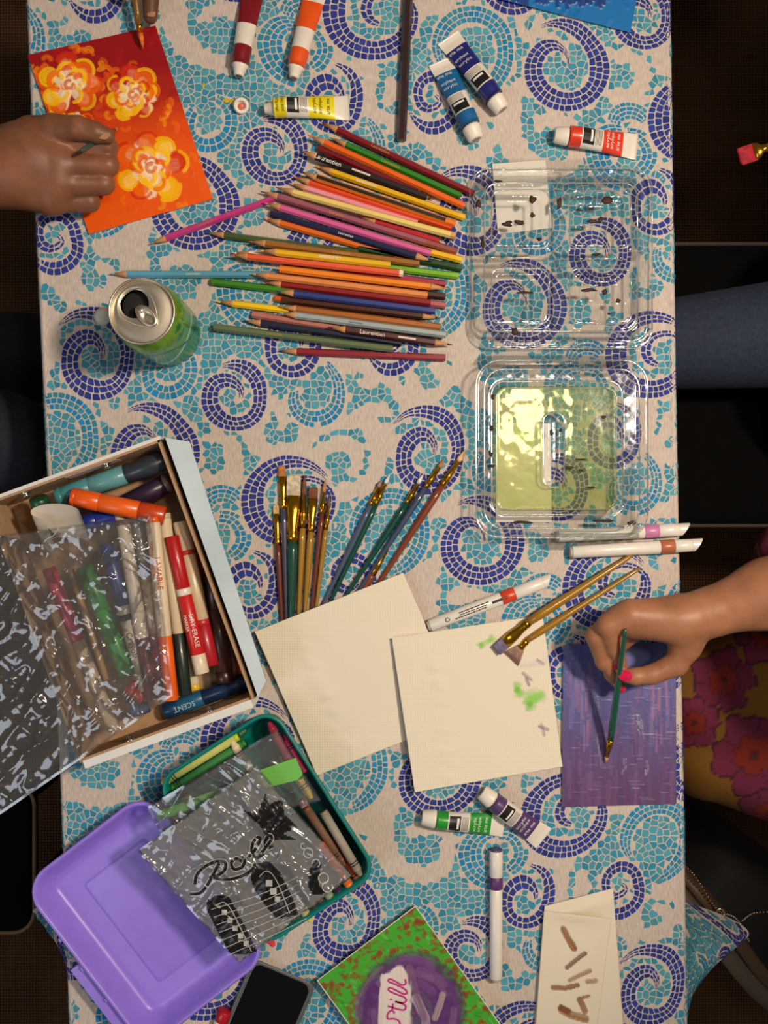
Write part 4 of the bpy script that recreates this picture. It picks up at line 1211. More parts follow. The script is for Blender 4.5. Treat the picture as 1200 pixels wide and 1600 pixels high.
brush('slate brush with tan flat tip in the second bundle', (694, 718), (665, 762), (555, 932), (62, 72, 100), (188, 122, 68), 6, 6, 4.4, 4.0, 'round', 14)
brush('long reddish brown brush with cream pointed tip', (728, 702), (691, 759), (584, 924), (124, 58, 34), (222, 184, 130), 6, 6, 5.0, 4.6, 'round', 22)
brush('short cream-tipped brush under the long reddish one', (614, 840), (582, 898), (560, 936), (124, 62, 40), (224, 196, 150), 5, 5, 5.0, 4.6, 'round', 20)
brush('gold flat brush with violet paint on its bristles', (775, 1017), (826, 972), (988, 867), (156, 112, 26), (112, 104, 132), 20, 10, 6.2, 9.5, 'flat', 20, zf=21)
brush('gold fan brush with frosty bristles resting on the napkin', (798, 1030), (824, 1000), (1000, 888), (156, 112, 26), (150, 116, 104), 11, 6, 5.0, 15, 'fan', 24, zf=10)

# ================================================================== markers
mk_white = mat('marker_white_barrel', (228, 222, 212), .3, coat=.3)
def marker(label, a, b, r, segs, za=None, zb=None, name='marker_pen', group='white barrel markers', cat='marker'):
    """segs: [(f0,f1,r0,r1,material,part name)] along a->b"""
    za = r if za is None else za; zb = za if zb is None else zb
    A = w(*a, za); B = w(*b, zb); L = np.linalg.norm(B - A)
    t = thing(name, label, cat, (*((A + B) / 2)[:2], min(za, zb) * S - r * S), group)
    for f0, f1, r0, r1, m_, nm in segs:
        n = 20
        pr = [(L * f0, r0 * r * S * .94), (L * f0 + .8 * S, r0 * r * S), (L * f1 - .8 * S, r1 * r * S), (L * f1, r1 * r * S * .94)]
        q_ = mk(nm, *lathe(A, B, pr, n), m_, t, True)
        if nm in ('barrel', 'label_wrap') or f0 == 0: t['_main'] = q_.name
    t['_ab'] = [*A, *B]
    return t
def slant_cap_marker(label, a, b, r, rgb, f=.62, z=None, textlines=False):
    bm = mat('marker_band_%d_%d_%d' % rgb, rgb, .35)
    t = marker(label, a, b, r, [(0, .025, .78, .78, mat('marker_end_grey', (176, 168, 156), .5), 'end_plug'), (.02, f, .92, 1.0, mk_white, 'barrel'), (f, f + .11, 1.02, 1.02, bm, 'color_band'), (f + .11, .94, 1.0, .95, mk_white, 'cap')], z)
    A = np.array(t['_ab'][:3]); B = np.array(t['_ab'][3:]); o_, ax, sd, nn, L = frame(A, B)
    # slanted cap end
    n = 20; V = []; F = []
    for d, slope in ((L * .938, 0), (L * .985, 1)):
        for k in range(n):
            q = 2 * math.pi * k / n; rr = r * S * .95
            V.append(A + ax * (d + (slope * math.cos(q) * 7 * S * -1 if slope else 0)) + sd * math.cos(q) * rr + nn * math.sin(q) * rr)
    for k in range(n): F.append([k, (k + 1) % n, n + (k + 1) % n, n + k])
    F.append([n + k for k in range(n)])
    mk('slanted_cap_end', V, F, mk_white, t)
    if textlines:
        t0 = t; t = bpy.data.objects[t['_main']]
        exx = -ax; side = sd
        if np.dot(np.cross(exx, side), nn) < 0: side = -side
        bits = []
        for q in range(3):                               # fine print too small to read: short dashes
            d = .22 * L + (0 if q == 0 else 8 * S)
            while d < .47 * L:
                wd = random.uniform(2, 6) * S
                bits.append(ribbon([A + ax * (d + wd * f) + nn * (r * S * 1.0 + .2 * S) + side * (3.2 - q * 3.4) * S for f in (0, .5, 1)], 1.8 * S, nn)); d += wd + 1.2 * S
        tag(mk('fine_print', *merge(*bits), black_ink, t), kind='stuff')
        c = A + ax * L * .16 + nn * (r * S * .98)
        mk('round_mark', *ribbon([c + (ax * math.cos(q) + sd * math.sin(q)) * 3 * S + nn * .4 * S for q in np.linspace(0, 6.4, 20)], 1 * S), black_ink, t)
        mk('black_block', *box8([c + ax * (L * .36 + x * S) + sd * y * S + nn * zz * S for zz in (-.8, .3) for x, y in ((0, -2), (26, -2), (26, 2), (0, 2))]), black_ink, t)
        t = t0
    return t
slant_cap_marker('white marker with orange band beside the napkins', (668, 979), (860, 906), 10.5, (212, 66, 36), .60, textlines=True)
slant_cap_marker('white marker with copper band overhanging the table edge', (890, 863), (1094, 851), 10.5, (176, 100, 70), .69)
slant_cap_marker('white marker with pink band against the clear container', (868, 838), (1074, 827), 10.5, (196, 124, 170), .67)
t = marker('white marker with purple band standing alone near folded napkin', (775, 1533), (775, 1326), 10.5,
       [(0, .03, .6, .75, mat('marker_end_grey', (176, 168, 156), .5), 'end_plug'), (.025, .70, .95, .95, mk_white, 'barrel'), (.70, .79, 1.03, 1.03, mat('marker_band_purple', (92, 50, 112), .4), 'color_band'), (.79, .985, 1, 1, mk_white, 'cap'), (.985, 1.0, .92, .88, mat('marker_cap_top', (70, 66, 100), .5), 'cap_top')])

# ================================================================== drink can
def drink_can():
    T = w(221, 486, 185); bx, by = T[0], T[1]
    t = thing('drink_can', 'open lime green soda can with silver lid', 'drink can', (bx, by, .2 * S))
    prof = [(0, 38), (2, 41), (8, 47), (16, 50), (30, 51), (140, 51), (152, 50), (164, 47.5), (174, 44.5), (178, 44)]
    n = 160
    zz = []; rr = []
    for (a, ra), (b, rb) in zip(prof[:-1], prof[1:]):
        k = max(2, int((b - a) / 2))
        for q in range(k): zz.append(a + (b - a) * q / k); rr.append(ra + (rb - ra) * q / k)
    zz.append(178); rr.append(44)
    zz = np.array(zz); rr = np.array(rr); m_ = len(zz)
    th = np.linspace(0, 2 * math.pi, n, endpoint=False)
    TH, ZZ = np.meshgrid(th, zz); RR = rr[:, None] + 0 * TH
    V = np.stack([bx + RR * S * np.cos(TH), by + RR * S * np.sin(TH), (ZZ + .2) * S], -1).reshape(-1, 3)
    F = [[i * n + j, i * n + (j + 1) % n, (i + 1) * n + (j + 1) % n, (i + 1) * n + j] for i in range(m_ - 1) for j in range(n)]
    F.append(list(range(n))[::-1])
    # printed design: lime shoulder, bubbles, darker swirl and pale lettering below
    C = np.zeros((m_, n, 3)); C[:] = lin_np((120, 176, 28))
    g = sstep(140, 60, ZZ)[..., None]; C = C * (1 - g) + lin_np((40, 150, 70)) * g
    X = TH * 51
    rnd = random.Random(5)
    for k in range(46):
        cx = rnd.uniform(0, 320); cz = rnd.uniform(118, 172); rad = rnd.choice([2, 2.5, 3, 4, 7, 9])
        dx = np.abs(X - cx); dx = np.minimum(dx, 320.4 - dx)
        a = 1 - sstep(rad - .8, rad, np.hypot(dx, ZZ - cz)); C = C * (1 - a[..., None]) + lin_np((28, 128, 48)) * a[..., None]
    for k in range(3):
        zc = 70 + 30 * np.sin(TH * 2 + k * 2.1) + (k - 1) * 22
        a = (1 - sstep(3, 6, np.abs(ZZ - zc))); C = C * (1 - a[..., None]) + lin_np((20, 96, 88) if k != 1 else (196, 226, 190)) * a[..., None]
    mk('body', V, F, vmat('printed_aluminium', .22, .55, spec=.6), t, True, C.reshape(-1, 3))
    alu = mat('brushed_aluminium', (214, 204, 186), .40, 1.0)
    cA = np.array((bx, by, 0)); up = np.array((0, 0, 1.0))
    mk('rim', *lathe(cA + up * 176 * S, cA + up * 190 * S, [(0, 44 * S), (4 * S, 46 * S), (8 * S, 46.6 * S), (10 * S, 45.5 * S), (9.5 * S, 43.6 * S), (4 * S, 42.4 * S), (2 * S, 41.5 * S)], 64, cap0=False, cap1=False), alu, t, True)
    # lid disc with an opening
    ou = np.array((-.55, .55, 0)); ou /= np.linalg.norm(ou)     # towards the mouth
    ov = np.array((-ou[1], ou[0], 0))
    hc = ou * 15 * S
    nseg = 64; V = []; F = []
    for j in range(nseg):
        q = 2 * math.pi * j / nseg
        V.append(cA + hc + (ou * 19.5 * math.cos(q) + ov * 20 * math.sin(q)) * S + up * 180.5 * S)
    for f in (.25, .5, .75, 1.0):
        for j in range(nseg):
            q = 2 * math.pi * j / nseg
            inner = hc + (ou * 19.5 * math.cos(q) + ov * 20 * math.sin(q)) * S
            outer = (ou * math.cos(q) + ov * math.sin(q)) * 42 * S
            hgt = 180.5 + (1.2 if f == .25 else (1.6 if f == .5 else (.2 if f == .75 else -1)))
            V.append(cA + inner * (1 - f) + outer * f + up * hgt * S)
    for i in range(4):
        for j in range(nseg): a = i * nseg + j; b = i * nseg + (j + 1) % nseg; F.append([a, b, b + nseg, a + nseg][::-1])
    lid_o = mk('lid', V, [f[::-1] for f in F], alu, t, True)
    mk('mouth', *lathe(cA + hc + up * 165 * S, cA + hc + up * 180 * S, [(0, 20 * S), (.5 * S, 20 * S)], 40), mat('can_inside', (8, 7, 6), .6), lid_o)
    mk('lid_groove', *tube_path([cA + (ou * (3 + 30 * math.cos(q) * (1 if math.cos(q) > 0 else .95)) + ov * (31 * math.sin(q) * (.72 + .28 * math.cos(q)))) * S + up * 181.5 * S for q in np.linspace(0, 2 * math.pi, 60)], .9 * S, 6), alu, lid_o, True)
    # pull tab
    V = []; F = []
    def ring(cu, ru, rv, hh, nn_=28):
        return [cA + (ou * (cu + ru * math.cos(2 * math.pi * j / nn_)) + ov * rv * math.sin(2 * math.pi * j / nn_)) * S + up * hh * S for j in range(nn_)]
    nn_ = 28
    for cu, ru, rv, hh in ((-9, 18, 10.5, 182), (-9, 18.8, 11.3, 184), (-9, 17.5, 10, 185.5), (-14, 8, 5.4, 185.2), (-14, 7.2, 4.6, 183)): V += ring(cu, ru, rv, hh)
    for i in range(4):
        for j in range(nn_): a = i * nn_ + j; b = i * nn_ + (j + 1) % nn_; F.append([a, b, b + nn_, a + nn_])
    mk('pull_tab', V, F, alu, lid_o, True)
    mk('rivet', *lathe(cA + ou * 1.5 * S + up * 184 * S, cA + ou * 1.5 * S + up * 190 * S, [(0, 4.5 * S), (2 * S, 4.2 * S), (3 * S, 2 * S)], 16), alu, lid_o, True)
drink_can()

# ================================================================== clear clamshell container
clear_m = film('clear_thermoformed_plastic', (248, 250, 250), .14, .07, .05)
def rrect(x, y, x0, y0, x1, y1, r):
    """signed distance to a rounded rectangle (negative inside)"""
    cx, cy = (x0 + x1) / 2, (y0 + y1) / 2
    qx = np.abs(x - cx) - (x1 - x0) / 2 + r; qy = np.abs(y - cy) - (y1 - y0) / 2 + r
    return np.hypot(np.maximum(qx, 0), np.maximum(qy, 0)) + np.minimum(np.maximum(qx, qy), 0) - r
def height_sheet(name, x0, y0, x1, y1, step, zf, m, parent, keep=None):
    xs = np.arange(x0, x1 + .1, step); ys = np.arange(y0, y1 + .1, step)
    X, Y = np.meshgrid(xs, ys); Z = zf(X, Y); k = keep(X, Y) if keep else np.ones(X.shape, bool)
    n = len(xs); V = wv(X.ravel(), Y.ravel(), Z.ravel()); F = []
    for j in range(len(ys) - 1):
        for i in range(n - 1):
            if k[j, i] and k[j + 1, i] and k[j, i + 1] and k[j + 1, i + 1]:
                a = j * n + i; F.append([a, a + n, a + n + 1, a + 1])
    used = np.zeros(len(V), bool)
    for f in F: used[f] = True
    idx = np.cumsum(used) - 1
    return mk(name, V[used], [[idx[q] for q in f] for f in F], m, parent, True)
def clamshell():
    t = thing('plastic_clamshell', 'open clear plastic cake container with chocolate crumbs', 'container', w(880, 545, .3))
    def zlid(x, y):
        d = rrect(x, y, 733, 262, 1020, 540, 34)
        z = 8 + 30 * sstep(-8, -22, d) + 2 * np.exp(-((d + 4) / 2.2) ** 2)
        # four cake domes with channels between
        for (a, b, c, e) in ((760, 292, 862, 392), (884, 292, 992, 392), (760, 414, 862, 512), (884, 414, 992, 512)):
            q = rrect(x, y, a, b, c, e, 20)
            z = z + 9 * sstep(0, -7, q) - 5 * sstep(-16, -22, q)
        z = z - 16 * np.exp(-((x - 873) / 7.0) ** 2) * sstep(0, -25, d) - 8 * np.exp(-((y - 403) / 6.0) ** 2) * sstep(0, -25, d)
        for yy in (318, 352, 372, 402, 440, 470): z = z + 2.2 * np.exp(-((y - yy) / 2.2) ** 2) * ((x > 900) & (x < 965))
        for q in range(3): z = z + 2 * np.exp(-((np.hypot(x - 800, y - 290) - 14 - 8 * q) / 1.8) ** 2) * (y < 290)
        return z + 1.2 * fbm(x / 16.0, y / 16.0, 15, 3)
    height_sheet('lid', 733, 246, 1020, 546, 2.0, zlid, clear_m, t, lambda x, y: (rrect(x, y, 733, 262, 1020, 546, 34) < 0) | (rrect(x, y, 770, 246, 958, 300, 10) < 0))
    def zbase(x, y):
        d = rrect(x, y, 742, 562, 1014, 838, 40)
        z = 40 + 3 * np.exp(-((d + 5) / 2.5) ** 2) - 14 * sstep(-3, 2, d)
        z = z - 4 * sstep(-12, -15, d) + 4 * sstep(-17, -19, d)
        d2 = rrect(x, y, 768, 596, 972, 804, 22)
        z = z - 34 * sstep(2, -10, d2) + 1.5 * np.exp(-((d2 + 1) / 1.6) ** 2)
        d3 = rrect(x, y, 850, 646, 881, 760, 14)
        z = z + 16 * sstep(1, -6, d3) - 8 * sstep(-8, -12, d3)
        return z + 0.6 * fbm(x / 16.0, y / 16.0, 12, 2)
    height_sheet('tray', 715, 556, 1018, 848, 2.0, zbase, clear_m, t, lambda x, y: rrect(x, y, 742, 560, 1014, 842, 40) < 0)
    # hinge: ribbed strip between the halves
    height_sheet('hinge', 756, 536, 1000, 572, 2.0, lambda x, y: 12 + 24 * sstep(548, 566, y) + 1.2 * np.sin(y / 2.4), clear_m, t)
    rim_m = film('clear_plastic_edge', (244, 247, 247), .45, .10, .10, haze=.10)
    def loop_px(x0, y0, x1, y1, r, z):
        pts = []
        for sx, sy, a0 in ((1, 1, 0), (-1, 1, 90), (-1, -1, 180), (1, -1, 270)):
            for k in range(9):
                a = math.radians(a0 + 11.25 * k); pts.append(w((x0 + x1) / 2 + sx * ((x1 - x0) / 2 - r) + r * math.cos(a), (y0 + y1) / 2 + sy * ((y1 - y0) / 2 - r) + r * math.sin(a), z))
        return np.array(pts + pts[:1])
    for args, nm in (((734, 263, 1019, 545, 33, 10), 'lid_edge'), ((757, 286, 996, 518, 22, 40), 'lid_edge'), ((744, 563, 1012, 840, 38, 43), 'tray_edge'), ((757, 577, 999, 826, 30, 42), 'tray_edge'), ((768, 596, 972, 804, 20, 41), 'tray_edge'), ((776, 606, 963, 796, 16, 8), 'tray_edge'), ((849, 645, 882, 761, 14, 21), 'tray_edge'),
                     ((768, 298, 858, 388, 14, 49), 'dome_edge'), ((890, 298, 986, 388, 14, 49), 'dome_edge'), ((768, 420, 858, 506, 14, 49), 'dome_edge'), ((890, 420, 986, 506, 14, 49), 'dome_edge')):
        mk(nm, *tube_path(loop_px(*args), 1.2 * S, 6), rim_m, t, True)
    # pressed tab below the tray
    height_sheet('closing_tab', 850, 832, 1000, 858, 2.0, lambda x, y: 24 + .8 * np.sin((x + y) / 3.0) - .6 * (y - 832), clear_m, t)
    return t
clamshell()
slip = mk('paper_slip', *slab_px([(769, 256), (852, 250), (863, 356), (778, 366)], .4, 1.2), mat('slip_paper', (232, 224, 212), .8))
tag(slip, 'white paper slip under the clear container lid', 'paper slip')
slip2 = mk('paper_slip', *slab_px([(775, 661), (861, 661), (862, 816), (775, 816)], .4, 1.2), mat('slip_paper', (232, 224, 212), .8))
tag(slip2, 'white paper slip under the green water in the tray', 'paper slip')
def water():
    m = bpy.data.materials.new('green_paint_water'); m.use_nodes = True
    nt = m.node_tree; nt.nodes.remove(nt.nodes['Principled BSDF']); out = nt.nodes['Material Output']
    tr = nt.nodes.new('ShaderNodeBsdfTransparent')
    tc = nt.nodes.new('ShaderNodeTexCoord'); nz = nt.nodes.new('ShaderNodeTexNoise'); nz.inputs['Scale'].default_value = 30; nz.inputs['Detail'].default_value = 6
    nt.links.new(tc.outputs['Object'], nz.inputs['Vector'])
    rp = nt.nodes.new('ShaderNodeValToRGB'); rp.color_ramp.elements[0].position = .35; rp.color_ramp.elements[1].position = .7
    rp.color_ramp.elements[0].color = (*lin((236, 236, 204)), 1); rp.color_ramp.elements[1].color = (*lin((218, 232, 186)), 1)
    nt.links.new(nz.outputs['Fac'], rp.inputs[0]); nt.links.new(rp.outputs[0], tr.inputs[0])
    df = nt.nodes.new('ShaderNodeBsdfDiffuse'); df.inputs[0].default_value = (*lin((164, 190, 110)), 1)
    gl = nt.nodes.new('ShaderNodeBsdfGlossy'); gl.inputs['Roughness'].default_value = .2
    m1 = nt.nodes.new('ShaderNodeMixShader'); m1.inputs[0].default_value = .13
    nt.links.new(tr.outputs[0], m1.inputs[1]); nt.links.new(df.outputs[0], m1.inputs[2])
    fr = nt.nodes.new('ShaderNodeFresnel'); fr.inputs[0].default_value = 1.22
    m2 = nt.nodes.new('ShaderNodeMixShader')
    nt.links.new(fr.outputs[0], m2.inputs[0]); nt.links.new(m1.outputs[0], m2.inputs[1]); nt.links.new(gl.outputs[0], m2.inputs[2])
    bp = nt.nodes.new('ShaderNodeBump'); bp.inputs['Strength'].default_value = .28; bp.inputs['Distance'].default_value = .003
    nt.links.new(nz.outputs['Fac'], bp.inputs['Height']); nt.links.new(bp.outputs[0], gl.inputs['Normal'])
    nt.links.new(m2.outputs[0], out.inputs[0])
    o = height_sheet('paint_water', 772, 600, 968, 800, 4.0, lambda x, y: 10.5 + .5 * fbm(x / 20, y / 20, 4), m, None, lambda x, y: (rrect(x, y, 773, 601, 967, 800, 20) < 0) & (rrect(x, y, 851, 647, 880, 759, 14) > 0))
    tag(o, 'shallow pale green paint water in the clear tray', 'paint water', kind='stuff')
water()
choc = mat('chocolate_crumb', (52, 30, 20), .7, var=.4, vscale=500)
CR = [(832, 312, 7, 8, 47), (832, 336, 5, 6, 47), (793, 350, 10, 6, 47), (812, 347, 11, 5, 47), (779, 283, 8, 3, 43), (874, 318, 5, 12, 34), (947, 314, 11, 8, 47), (905, 328, 7, 3, 47), (925, 346, 9, 4, 47), (938, 343, 5, 6, 47),
      (843, 374, 5, 5, 42), (754, 380, 4, 14, 42), (748, 318, 6, 8, 40), (920, 453, 16, 4, 47), (945, 456, 6, 6, 47), (820, 457, 16, 3, 47), (805, 518, 7, 8, 40), (966, 470, 5, 5, 42), (930, 398, 10, 3, 47), (952, 490, 5, 3, 47),
      (768, 669, 5, 6, 43), (767, 709, 4, 6, 43), (862, 676, 4, 6, 24), (876, 672, 3, 4, 24), (890, 731, 12, 4, 9), (908, 735, 6, 3, 9), (923, 762, 9, 3, 9), (943, 652, 6, 4, 9), (908, 718, 14, 2, 9), (815, 816, 22, 3, 40), (942, 814, 22, 3, 40), (987, 817, 8, 4, 40), (770, 620, 3, 6, 43), (768, 728, 8, 3, 43)]
for k, (x, y, a, b, z) in enumerate(CR):
    c = mk('chocolate_crumb', *blob(x, y, a * .8, b * .75, 3.0, 30 + k, z=z, n=11), choc, smooth=False)
    tag(c, 'dark chocolate crumb on the clear lid half above the tray' if y < 545 else 'dark chocolate crumb around the green water tray', 'crumb', 'chocolate crumbs on the lid' if y < 545 else 'chocolate crumbs in the tray')
# ================================================================== white cardboard marker box
def in_poly(x, y, poly):
    c = np.zeros(np.shape(x), bool); n = len(poly); j = n - 1
    for i in range(n):
        xi, yi = poly[i]; xj, yj = poly[j]
        c ^= ((yi > y) != (yj > y)) & (x < (xj - xi) * (y - yi) / (yj - yi + 1e-9) + xi)
        j = i
    return c
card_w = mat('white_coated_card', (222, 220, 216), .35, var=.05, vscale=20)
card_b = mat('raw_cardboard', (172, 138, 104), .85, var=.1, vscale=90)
card_blue = mat('pale_blue_printed_card', (196, 210, 216), .3, var=.1, vscale=14)
BH = 95.0
TRp = wpx(249, 687, BH)[:2]; BRp = wpx(397, 1092, BH)[:2]
bu = (BRp - TRp); BLn = np.linalg.norm(bu); bu /= BLn               # along the right wall, downwards
bv = np.array((bu[1], -bu[0]));                                      # towards the left
if bv[0] > 0: bv = -bv
BD = 272.0
def bx(a, b, z): p = TRp + bu * a + bv * b; return (p[0] * S, p[1] * S, z * S)
def bslab(a0, a1, b0, b1, z0, z1): return box8([bx(a, b, z) for z in (z0, z1) for a, b in ((a0, b0), (a1, b0), (a1, b1), (a0, b1))])
box = thing('marker_box', 'open white cardboard box full of markers with metal snaps', 'box', bx(BLn / 2, BD / 2, .3))
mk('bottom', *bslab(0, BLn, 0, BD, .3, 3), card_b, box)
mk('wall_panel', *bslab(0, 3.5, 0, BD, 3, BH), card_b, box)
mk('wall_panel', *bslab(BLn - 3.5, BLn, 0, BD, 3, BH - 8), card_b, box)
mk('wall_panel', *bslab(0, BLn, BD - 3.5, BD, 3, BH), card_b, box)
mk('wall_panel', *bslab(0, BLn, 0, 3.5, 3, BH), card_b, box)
mk('folded_rim', *bslab(-5, 0, -3, BD + 3, 30, BH + 1), card_w, box)
mk('folded_rim', *bslab(BLn, BLn + 12, 6, BD - 2, 30, BH - 6), card_w, box)
mk('outer_flap', *box8([w(x - (x - 600) * .02, y, z) for z in (40, BH + 1) for x, y in ((251, 684), (290, 690), (412, 1064), (399, 1089))]), card_blue, box)
mk('flap_gap_shade', *box8([w(x, y, z) for z in (6, BH - 4) for x, y in ((291, 686), (294, 687), (416, 1062), (413, 1063))]), mat('flap_shadow_card', (120, 112, 104), .6), box)  # thin dark strip: shade of the gap beside the flap put into colour
snap_m = mat('nickel_snap', (214, 208, 200), .18, 1.0)
for a, b, zz in ((3, 88, BH - 12), (3, 215, BH - 12), (BLn - 2, 70, BH - 14), (BLn - 2, 196, BH - 14)):
    c = np.array(bx(a, b, zz)); d = np.array((bu[0], bu[1], 0.3)) * (1 if a < 50 else -1)
    d = d / np.linalg.norm(d)
    mk('snap', *lathe(c, c + d, [(-1 * S, 7 * S), (2 * S, 7 * S), (3 * S, 5 * S), (6 * S, 4.4 * S), (8 * S, 4.6 * S), (9 * S, 3 * S)], 16), snap_m, box, True)
mk('printed_card', *bslab(4, 4.8, 70, 150, 60, BH - 2), mat('pink_card_print', (206, 176, 172), .5), box)

def cm(rgb, rough=.35): return mat('pen_plastic_%d_%d_%d' % rgb, rgb, rough, coat=.2)
CREAM = (216, 200, 172)
def bmarker(label, a, b, r, za, zb, segs, text=None, group='markers in the white box'):
    s_ = []
    for f0, f1, rgb, nm in segs[:]:
        s_.append((f0, f1, 1.0, 1.0, cm(rgb), nm))
    t = marker(label, a, b, r, s_, za, zb, group=group)
    if text:
        A = np.array(t['_ab'][:3]); B = np.array(t['_ab'][3:]); o_, ax, sd, nn, L = frame(A, B)
        for s2, f, hh, rgb, off, fl in text:
            exx = ax * fl; side = sd * fl
            if np.dot(np.cross(exx, side), nn) < 0: side = -side
            lettering(s2, A + ax * L * f + nn * (r * S * 1.0 + .35 * S) - side * (hh * .5 + off) * S, exx, side, hh * S, cm(rgb), bpy.data.objects[t['_main']])
    return t
bmarker('fat slate marker with teal cap along the box wall', (90, 778), (262, 718), 15, 60, 60, [(0, .06, (64, 130, 138), 'cap_tip'), (.05, .30, (72, 142, 150), 'cap'), (.30, .62, (92, 150, 156), 'label_wrap'), (.62, 1, (42, 52, 62), 'barrel')])
bmarker('fat dark purple marker under the orange one', (120, 828), (270, 750), 15, 44, 44, [(0, .45, (98, 66, 118), 'cap'), (.45, .92, (46, 28, 52), 'barrel'), (.92, .97, (110, 92, 84), 'clip_ring')])
bmarker('bright orange marker lying across the box', (112, 776), (258, 806), 14, 84, 76, [(0, .05, (214, 78, 16), 'cap_tip'), (.05, .30, (232, 92, 18), 'cap'), (.30, .72, (236, 98, 22), 'barrel'), (.72, 1, (196, 66, 20), 'barrel_end')])
bmarker('dark green marker standing in the curled paper', (60, 778), (78, 836), 14, 78, 50, [(0, .25, (22, 74, 44), 'cap_tip'), (.25, 1, (28, 92, 54), 'cap')])
bmarker('royal blue marker behind the plastic bag edge', (130, 818), (200, 800), 13, 62, 56, [(0, .3, (30, 44, 128), 'cap'), (.3, 1, (34, 50, 140), 'barrel')])
bmarker('small dark green capped marker under the orange one', (186, 790), (196, 840), 10, 66, 60, [(0, .22, (16, 66, 40), 'cap'), (.22, 1, CREAM, 'barrel')])
bmarker('dark brown scented marker by the blue flap', (330, 890), (352, 1066), 14, 40, 40, [(0, .35, (48, 24, 18), 'cap'), (.35, .9, (60, 30, 20), 'barrel'), (.9, 1, (48, 24, 16), 'end_plug')])
bmarker('navy scented marker along the lower box wall', (258, 1112), (392, 1062), 13, 22, 22, [(0, .15, (20, 56, 92), 'end_plug'), (.15, .45, (34, 92, 128), 'label_wrap'), (.45, 1, (18, 44, 76), 'barrel')], [('SCENT', .36, 8, (170, 196, 206), -2, -1)])
bmarker('red-orange marker against the box side wall', (292, 770), (332, 905), 14, 26, 26, [(0, .3, (196, 56, 20), 'cap'), (.3, 1, (176, 44, 18), 'barrel')])
bmarker('orange marker end low in the box corner', (372, 1000), (384, 1050), 13, 18, 18, [(0, .5, (96, 34, 22), 'barrel'), (.5, 1, (214, 76, 20), 'cap')])
# pens inside the zip bag
GB = 'markers in the clear zip bag'
bmarker('cream marker with maroon end inside the zip bag', (191, 812), (238, 1092), 10, 82, 80, [(0, .03, (120, 86, 80), 'end_plug'), (.03, .66, (224, 210, 190), 'barrel'), (.66, 1, (112, 44, 50), 'cap')], None, GB)
bmarker('grey and pink marker inside the zip bag', (212, 802), (254, 1062), 10, 62, 62, [(0, .38, (132, 122, 112), 'cap'), (.38, .72, CREAM, 'barrel'), (.72, 1, (206, 108, 118), 'pink_cap')], None, GB)
bmarker('cream marker with bright orange lettering and cap', (238, 808), (268, 1094), 10.5, 84, 82, [(0, .03, (226, 92, 20), 'end_plug'), (.03, .65, (224, 208, 180), 'barrel'), (.65, 1, (232, 98, 18), 'cap')], [('WASHABLE', .16, 6, (226, 100, 30), 4, 1), ('LAVABLE', .22, 8.5, (226, 92, 20), -4, 1)], GB)
bmarker('cream marker with blackish green cap', (256, 802), (290, 1086), 10, 64, 64, [(0, .03, (190, 176, 150), 'end_plug'), (.03, .66, (212, 196, 164), 'barrel'), (.66, 1, (30, 46, 38), 'cap')], None, GB)
bmarker('red dry-erase marker with white printed lettering', (268, 838), (316, 1052), 11, 72, 72, [(0, .38, (176, 20, 24), 'cap'), (.38, .43, (226, 214, 196), 'collar'), (.43, .86, (196, 34, 30), 'label_wrap'), (.86, 1, (222, 206, 180), 'end_plug')], [('DRY-ERASE', .57, 7, (236, 226, 214), -5, 1), ('MARKER', .57, 4.5, (236, 226, 214), 4, 1)], GB)
bmarker('cream marker with red wave bands and red end', (282, 815), (330, 1040), 12, 54, 54, [(0, .2, (206, 186, 156), 'cap'), (.2, .23, (186, 40, 44), 'wave_band'), (.23, .68, (204, 182, 150), 'barrel'), (.68, .72, (186, 40, 44), 'wave_band'), (.72, 1, (170, 28, 44), 'red_end')], None, GB)
bmarker('cream marker with yellow tip low in bag', (270, 900), (304, 1078), 9.5, 40, 44, [(0, .95, (216, 200, 164), 'barrel'), (.95, 1, (220, 180, 40), 'tip')], None, GB)
bmarker('cream marker with blue cap and dark lettering', (166, 850), (230, 1078), 11, 74, 70, [(0, .42, (38, 52, 124), 'cap'), (.42, .48, (222, 210, 190), 'collar'), (.48, .52, (40, 46, 70), 'wave_band'), (.52, 1, (216, 204, 182), 'barrel')], [('Crayola', .60, 9, (40, 42, 56), 0, 1)], GB)
bmarker('thick green marker deep in zip bag', (132, 885), (200, 1055), 13, 66, 62, [(0, .4, (48, 132, 60), 'cap'), (.4, 1, (58, 156, 62), 'barrel')], None, GB)
bmarker('pink capped marker at the far side of the bag', (76, 888), (178, 1140), 10, 84, 84, [(0, .45, (196, 52, 84), 'cap'), (.45, 1, (206, 180, 150), 'barrel')], None, GB)
bmarker('slim gold pen in the zip bag', (110, 890), (166, 1062), 5, 60, 60, [(0, .1, (150, 110, 60), 'tip'), (.1, 1, (178, 138, 80), 'barrel')], None, GB)
bmarker('red marker end at the bag corner', (200, 1070), (226, 1092), 11, 66, 66, [(0, .4, (190, 60, 50), 'cap'), (.4, 1, (176, 44, 40), 'barrel')], None, GB)
bmarker('blue marker end below the red one in the bag', (206, 1112), (232, 1104), 9, 60, 60, [(0, .5, (70, 92, 130), 'cap'), (.5, 1, (60, 76, 116), 'barrel')], None, GB)
